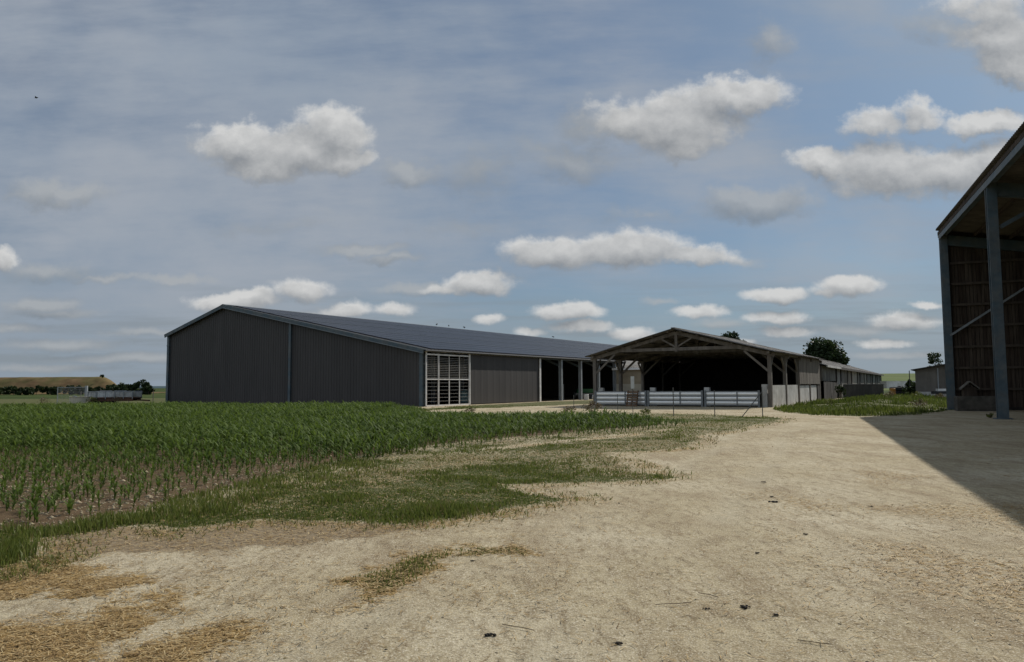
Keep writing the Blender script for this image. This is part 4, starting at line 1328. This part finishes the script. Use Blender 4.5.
x_, y_ = barn_pt(27.2, -1.0)
drum(x_, y_, 0, 0, 'upright white plastic drum beside the grey barn post', white_pl, h=.62)
x_, y_ = barn_pt(28.9, -1.0)
drum(x_, y_, R(60), R(90), 'white plastic drum lying on its side near the green implement', white_pl, z=.28, h=.9, r=.27)
x_, y_ = barn_pt(25.6, 1.0)
t = thing('metal_rod', 'thin upright grey rod between two posts of the open barn', 'rod', (x_, y_, 0))
MB().tube((0, 0, -.1), (0, 0, 1.75), .05).build('shaft', steel_grey, t)
MB().lathe((0, 0, 0), (0, 0, 1), [(0, .16), (.05, .14), (.08, .05)], 12).build('foot', concrete_old, t)

# birds on the ridge and one in the air
def bird(x, y, z, rot, label, group=None, wing=0., s=1.):
    t = thing('bird', label, 'bird', (x, y, z), rot, group)
    b = MB(); b.lathe((-.17 * s, 0, .10 * s), (1, 0, .28), [(0, .01 * s), (.08 * s, .04 * s), (.17 * s, .075 * s), (.27 * s, .06 * s), (.31 * s, .04 * s), (.345 * s, .048 * s), (.385 * s, .035 * s), (.40 * s, .012 * s), (.44 * s, .003 * s)], 10)
    b.build('body', feather, t, smooth=True)
    if wing:
        for d in (-1, 1):
            MB().add([(.08 * s, .05 * d * s, .13 * s), (-.08 * s, .05 * d * s, .12 * s), (-.06 * s, .25 * d * s, .22 * s), (.07 * s, .22 * d * s, .21 * s), (-.02 * s, .45 * d * s, .20 * s),
                      (.08 * s, .05 * d * s, .12 * s), (-.08 * s, .05 * d * s, .11 * s), (-.06 * s, .25 * d * s, .21 * s), (.07 * s, .22 * d * s, .20 * s)], [(0, 1, 2, 3), (3, 2, 4), (8, 7, 6, 5), (8, 4, 7)]).build('wing', feather, t)
    else:
        for d in (-1, 1): MB().tube((0, .03 * d * s, .10 * s), (0, .03 * d * s, 0), .008 * s, n=5).build('leg', feather, t)
    return t


for k, (xx, lab) in enumerate(((34.6, 'leftmost small dark bird perched on the barn ridge above the gate'), (37.4, 'middle small dark bird perched on the barn ridge above the gate'),
                               (41.2, 'rightmost small dark bird of the three on the barn ridge above the gate'), (68.2, 'lone dark bird perched on the far stretch of the barn ridge'))):
    x_, y_ = barn_pt(xx, 25.6); bird(x_, y_, 10.03, R(60 + 40 * k), lab, 'birds on the barn ridge', s=1.25)
bird(-39.5, 60.0, 25.7, R(20), 'small dark bird flying high at the left of the sky', wing=1., s=.7)

# ================================================================ tanker, trough and fence panel out in the field at left
def build_left():
    t = thing('mesh_panel', 'upright galvanised mesh fence panel standing in the field at left', 'fence panel', (-44.5, 75.0, -.05), R(4))
    f = MB()
    for x in (-1.4, 1.35): f.tube((x, 0, 0), (x, 0, 1.85), .04)
    for z in (.15, 1.8): f.tube((-1.4, 0, z), (1.35, 0, z), .03)
    f.box(1.28, 1.5, -.1, .1, 0, 1.95)
    f.build('frame', steel_grey, t)
    b = MB()
    for k in range(1, 22): b.tube((-1.4 + k * .125, 0, .15), (-1.4 + k * .125, 0, 1.8), .008, n=4)
    for k in range(1, 6): b.tube((-1.4, .012, .15 + k * .28), (1.35, .012, .15 + k * .28), .008, n=4)
    b.build('mesh', steel_grey, t)
    t = thing('water_trough', 'round beige water trough standing left of the low trailer', 'trough', (-43.0, 74.0, -.05))
    MB().lathe((0, 0, 0), (0, 0, 1), [(0, .88), (.04, .95), (.78, .99), (.82, 1.03), (.88, 1.03), (.88, .94), (.25, .9)], 28).build('basin', beige_pl, t)
    MB().tube((.2, -1.0, .85), (-.2, -.9, .95), .05).build('inlet_pipe', steel_grey, t)
    t = thing('flat_trailer', 'low farm trailer with pale galvanised side panels over a rusty frame in the field', 'farm trailer', (-40.15, 75.0, -.05), R(2))
    for y, d in ((-.95, -1), (.95, 1)):
        b = MB()
        b.sheet((-2.2, y, .80), (4.4, 0, 0), (0, 0, .50), .40, .04, (0, d, 0)); b.sheet((-2.2, y - .02 * d, .80), (4.4, 0, 0), (0, 0, .50), .40, .04, (0, d, 0))
        b.build('side_panel', old_galva, t)
        b = MB()
        for k in range(6): b.box(-2.22 + k * .88, -2.16 + k * .88, y + .045 * d - .03, y + .045 * d + .03, .62, 1.40)
        b.tube((-2.2, y, 1.36), (2.22, y, 1.36), .03); b.build('stake_rail', steel_grey, t)
    for x in (-2.22, 2.22): MB().box(x - .02, x + .02, -.93, .93, .80, 1.28).build('end_panel', old_galva, t)
    MB().box(-2.25, 2.25, -.92, .92, .68, .79).box(-2.2, 2.2, -.88, -.78, .40, .677).box(-2.2, 2.2, .78, .88, .40, .677).build('frame', rust, t)
    for x in (-1.5, -.6):
        for d in (-1, 1):
            w_ = MB().lathe((x, .70 * d, .38), (0, d, 0), [(0, .2), (0, .38), (.07, .38), (.07, .2)], 18).build('wheel', rubber, t)
    MB().beam((2.2, 0, .5), (3.5, 0, .42), .12, .14).build('drawbar', rust, t)
    for q, (x, y, z) in enumerate(((-.9, 0, .8), (.5, .1, .8))):
        g_ = MB()
        for k in range(10): g_.tube((x - .6 + k * .13, y, z), (x - .6 + k * .13, y, z + .62), .02, n=5)
        g_.tube((x - .62, y, z + .62), (x + .6, y, z + .62), .025).tube((x - .62, y, z + .3), (x + .6, y, z + .3), .02).build('rail_load', steel_grey, t)
    # paddock fence behind
    t = thing('paddock_fence', 'thin post and wire fence crossing the field behind the low trailer', 'fence', (0, 0, 0))
    xs = [-46.5 + k * 2.6 for k in range(7)]
    for x in xs: MB().tube((x, 80, -.5), (x, 80, 1.35), .045).build('post', timber, t)
    b = MB()
    for z in (.3, .75, 1.2): b.tube((xs[0], 80, z), (xs[-1], 80, z), .006, n=4)
    b.build('wire', wire_mat, t)
    # low tuft of dry grass at the tanker
    for x, y, lab in ((-39.2, 73.6, 'pale dry grass tuft in front of the low pale trailer'), (-41.5, 73.4, 'green weed tuft between the beige trough and the low trailer'), (-46.2, 73.2, 'pale dry grass tuft left of the mesh panel')):
        weed(x, y, .8, lab, dry_weed if 'pale' in lab else grass_mat, 260, .8)


build_left()

# ================================================================ right-hand yard clutter beyond the grass bank
def wheel_at(p, nm, x, y, z, r, w, d):
    w_ = MB().lathe((x, y, z), (0, d, 0), [(0, r * .55), (0, r), (w, r), (w, r * .55)], 18).build(nm, rubber, p)
    MB().lathe((x, y, z), (0, d, 0), [(.02, .05), (.02, r * .55), (w * .7, r * .5), (w * .72, .05)], 14).build('rim', steel_grey, w_)


t = thing('box_trailer', 'long white covered trailer parked beyond the dark bushes', 'trailer', (59.1, 112.0, .3), R(-4))
MB().box(-3.0, 3.0, -1.1, 1.1, .55, 1.55).build('body', white_pl, t)
MB().box(-3.05, 3.05, -1.13, 1.13, 1.553, 1.65).build('cover', white_pl, t)
for x in (-1.2, 1.2): wheel_at(t, 'wheel', x, -1.0, .45, .45, .22, -1); 
MB().beam((-3, 0, .6), (-4.2, 0, .5), .1, .1).build('drawbar', steel_grey, t)

drum(42.0, 82.0, 0, 0, 'rusty orange drum standing at the end of the black wall', orange_paint, z=.2, r=.29, h=.85)
x_, y_ = 41.6, 71.9
t = thing('hand_cart', 'small dark cart with a white load in front of the block shed', 'cart', (x_, y_, .22), R(-10))
MB().box(-.85, .85, -.4, .4, .35, .62).build('tray', black_mat, t)
MB().box(-.45, .3, -.3, .3, .623, .85).build('load', white_pl, t)
for x in (-.55, .55): MB().lathe((x, -.42, .22), (0, -1, 0), [(0, .1), (0, .22), (.1, .22), (.1, .1)], 14).build('wheel', rubber, t)
MB().beam((.85, 0, .5), (1.5, 0, .95), .05, .05).build('handle', steel_grey, t)

# stack of tractor tyres by the bushes
for k, (x, y, z, lab) in enumerate(((43.9, 84.6, .3, 'lowest dark tractor tyre of the stack beside the orange drum'), (43.9, 84.6, .75, 'upper dark tractor tyre of the stack beside the orange drum'))):
    o = MB().lathe((0, 0, 0), (0, 0, 1), [(.06, .42), (.0, .55), (.02, .78), (.1, .85), (.34, .85), (.42, .78), (.44, .55), (.38, .42)], 26).build('tractor_tyre', rubber)
    o.location = (x, y, z); tag(o, lab, 'tyre', 'stacked tractor tyres')

# ================================================================ trees and bushes
tree('broad_tree', 62.0, 148.0, 10.6, 4.0, 'broad dark green tree rising behind the long low barn', n=11000, leaf=.34, trunk=.4, clumps=60, base=.1, ragged=.42)
tree('distant_tree', 53.2, 180.0, 14.3, 3.2, 'green treetop just showing above the timber shed roof', n=3600, leaf=.34, trunk=.3, clumps=40, base=.55, ragged=.5)
tree('feathery_tree', 53.2, 93.0, 5.7, 1.5, 'feathery thin tree behind the grey block shed', n=1500, leaf=.13, trunk=.12, clumps=24, base=.3, ragged=.30)
tree('feathery_shrub', 55.2, 92.0, 4.8, 1.4, 'dark shrub beside the feathery tree at the steel pillar', n=1100, leaf=.13, trunk=.08, clumps=16, base=.2)


def bush(x, y, h, r, label, group=None, z0=0., n=700, leaf=.16, nm='bush'):
    return tree(nm, x, y, h, r, label, group, n=n, leaf=leaf, trunk=.08, clumps=14, cat='bush', z0=z0, base=.02, ragged=.42)


bush(44.4, 82.6, 1.5, .95, 'rounded dark bush to the right of the stacked tyres', z0=.4)
bush(43.9, 80.4, 1.15, 1.0, 'low dark bush between the white trailer and the block shed', z0=.4)
bush(42.1, 78.2, .8, 1.1, 'flat dark green weeds in front of the tyre stack', z0=.35, n=500)
bush(34.5, 78.2, 1.2, .6, 'dark green shrub growing against the buttress of the weathered barn', z0=.3, n=450, leaf=.1)

for x, h, r in ((-157, 2.9, 3.2), (-152, 3.0, 3.0), (-148, 2.7, 2.8), (-144, 3.1, 2.8), (-140, 2.6, 2.6), (-136, 3.1, 2.8), (-132.5, 2.8, 2.6), (-129, 3.1, 2.8), (-125.5, 2.8, 2.6), (-122, 3.3, 2.7), (-118.5, 3.2, 2.6)):
    bush(x, 226 + random.uniform(-2, 2), h * .9, r * 1.35, 'dark green hedge bush in the row at the foot of the embankment', 'hedge bushes below the embankment', z0=-.3, n=1700, leaf=.34, nm='hedge_bush')
for x, h, r, lab in ((-114.2, 3.5, 2.2, 'dark round bush at the right end of the embankment'), (-110.8, 3.4, 1.7, 'small dark bush just left of the tallest bush of the row'), (-108.3, 4.5, 2.3, 'tallest dark bush at the right end of the hedge row'),
                     (-105.6, 3.4, 1.7, 'dark bush just right of the tallest bush of the row'), (-103.9, 3.0, 1.3, 'last and smallest dark bush of the hedge row, nearest the barn')):
    bush(x, 214 + random.uniform(-2, 2), h, r, lab, z0=-.3, n=1300, leaf=.32)
tree('scrub_tree', -142.8, 258, 1.3, .9, 'small dark scrubby tree on top of the grassy embankment', n=420, leaf=.25, trunk=.12, clumps=9, z0=5.35, base=.0, cat='bush')

# ================================================================ dung and twigs on the track
clods = [(1.71, 5.60, .045, 'largest black dung clod on the pale dirt track'), (1.41, 5.56, .022, 'small dark clod left of the largest black dung clod'), (1.85, 5.39, .032, 'flat grey-brown clod right of the largest black dung clod'),
         (.66, 4.84, .028, 'dark clod near the bottom edge of the track'), (-.80, 4.74, .015, 'small dark clod at the bottom left of centre on the track'), (-.16, 5.01, .035, 'flat grey dung patch left of the bottom clod'),
         (3.64, 10.51, .055, 'dark dung clod on the middle of the track'), (3.78, 10.97, .035, 'smaller dung clod behind the middle dung clod'), (4.23, 12.63, .045, 'farthest small dark clod on the track'), (-.38, 7.05, .026, 'small dark clod beside the dry grass patch'),
         (2.36, 7.30, .026, 'dark clod alone on the track above the largest clod'), (3.21, 8.23, .030, 'small dark clod at the right of the track'), (4.77, 10.04, .034, 'dark clod at the right near the shadow')]
for x, y, r, lab in clods:
    r *= .75
    b = MB()
    for k in range(9):
        a = random.uniform(0, 6.28); d = random.uniform(0, r); rr = r * random.uniform(.28, .6)
        vs = [(math.cos(a) * d * 1.4 + rr * math.cos(u) * math.cos(v) * random.uniform(.75, 1.2), math.sin(a) * d + rr * math.sin(u) * math.cos(v) * random.uniform(.75, 1.2), max(-.01, rr * .75 * math.sin(v) + .01))
              for v in (-.3, .5, 1.1) for u in [6.28318 * i / 8 for i in range(8)]]
        b.add(vs, [(j * 8 + i, j * 8 + (i + 1) % 8, (j + 1) * 8 + (i + 1) % 8, (j + 1) * 8 + i) for j in range(2) for i in range(8)] + [tuple(range(16, 24))])
    o = b.build('dung_clod', dung); o.location = (x, y, float(height(x, y))); o.scale = (1., .9, .85); tag(o, lab, 'clod', 'dark clods on the track')
for x, y, ln, a, lab in ((-.08, 5.22, .26, -.5, 'thin bent twig lying left of the bottom clod'), (1.82, 4.88, .20, -.6, 'straight twig lying at the bottom right of the track'), (1.05, 5.62, .28, .1, 'thin twig lying left of the largest dung clod'), (1.45, 5.95, .18, -.7, 'short slanting twig above the largest dung clod')):
    z = float(height(x, y)); b = MB(); p = Vector((0, 0, .012)); d = a
    for k in range(5):
        q = p + Vector((math.cos(d), math.sin(d), random.uniform(-.02, .05))) * ln / 5; q.z = max(q.z, .008); b.tube(p, q, .003, .0026, 6); p = q; d += random.uniform(-.4, .4)
    o = b.build('twig', twig_mat); o.location = (x, y, z); tag(o, lab, 'twig', 'twigs on the track')
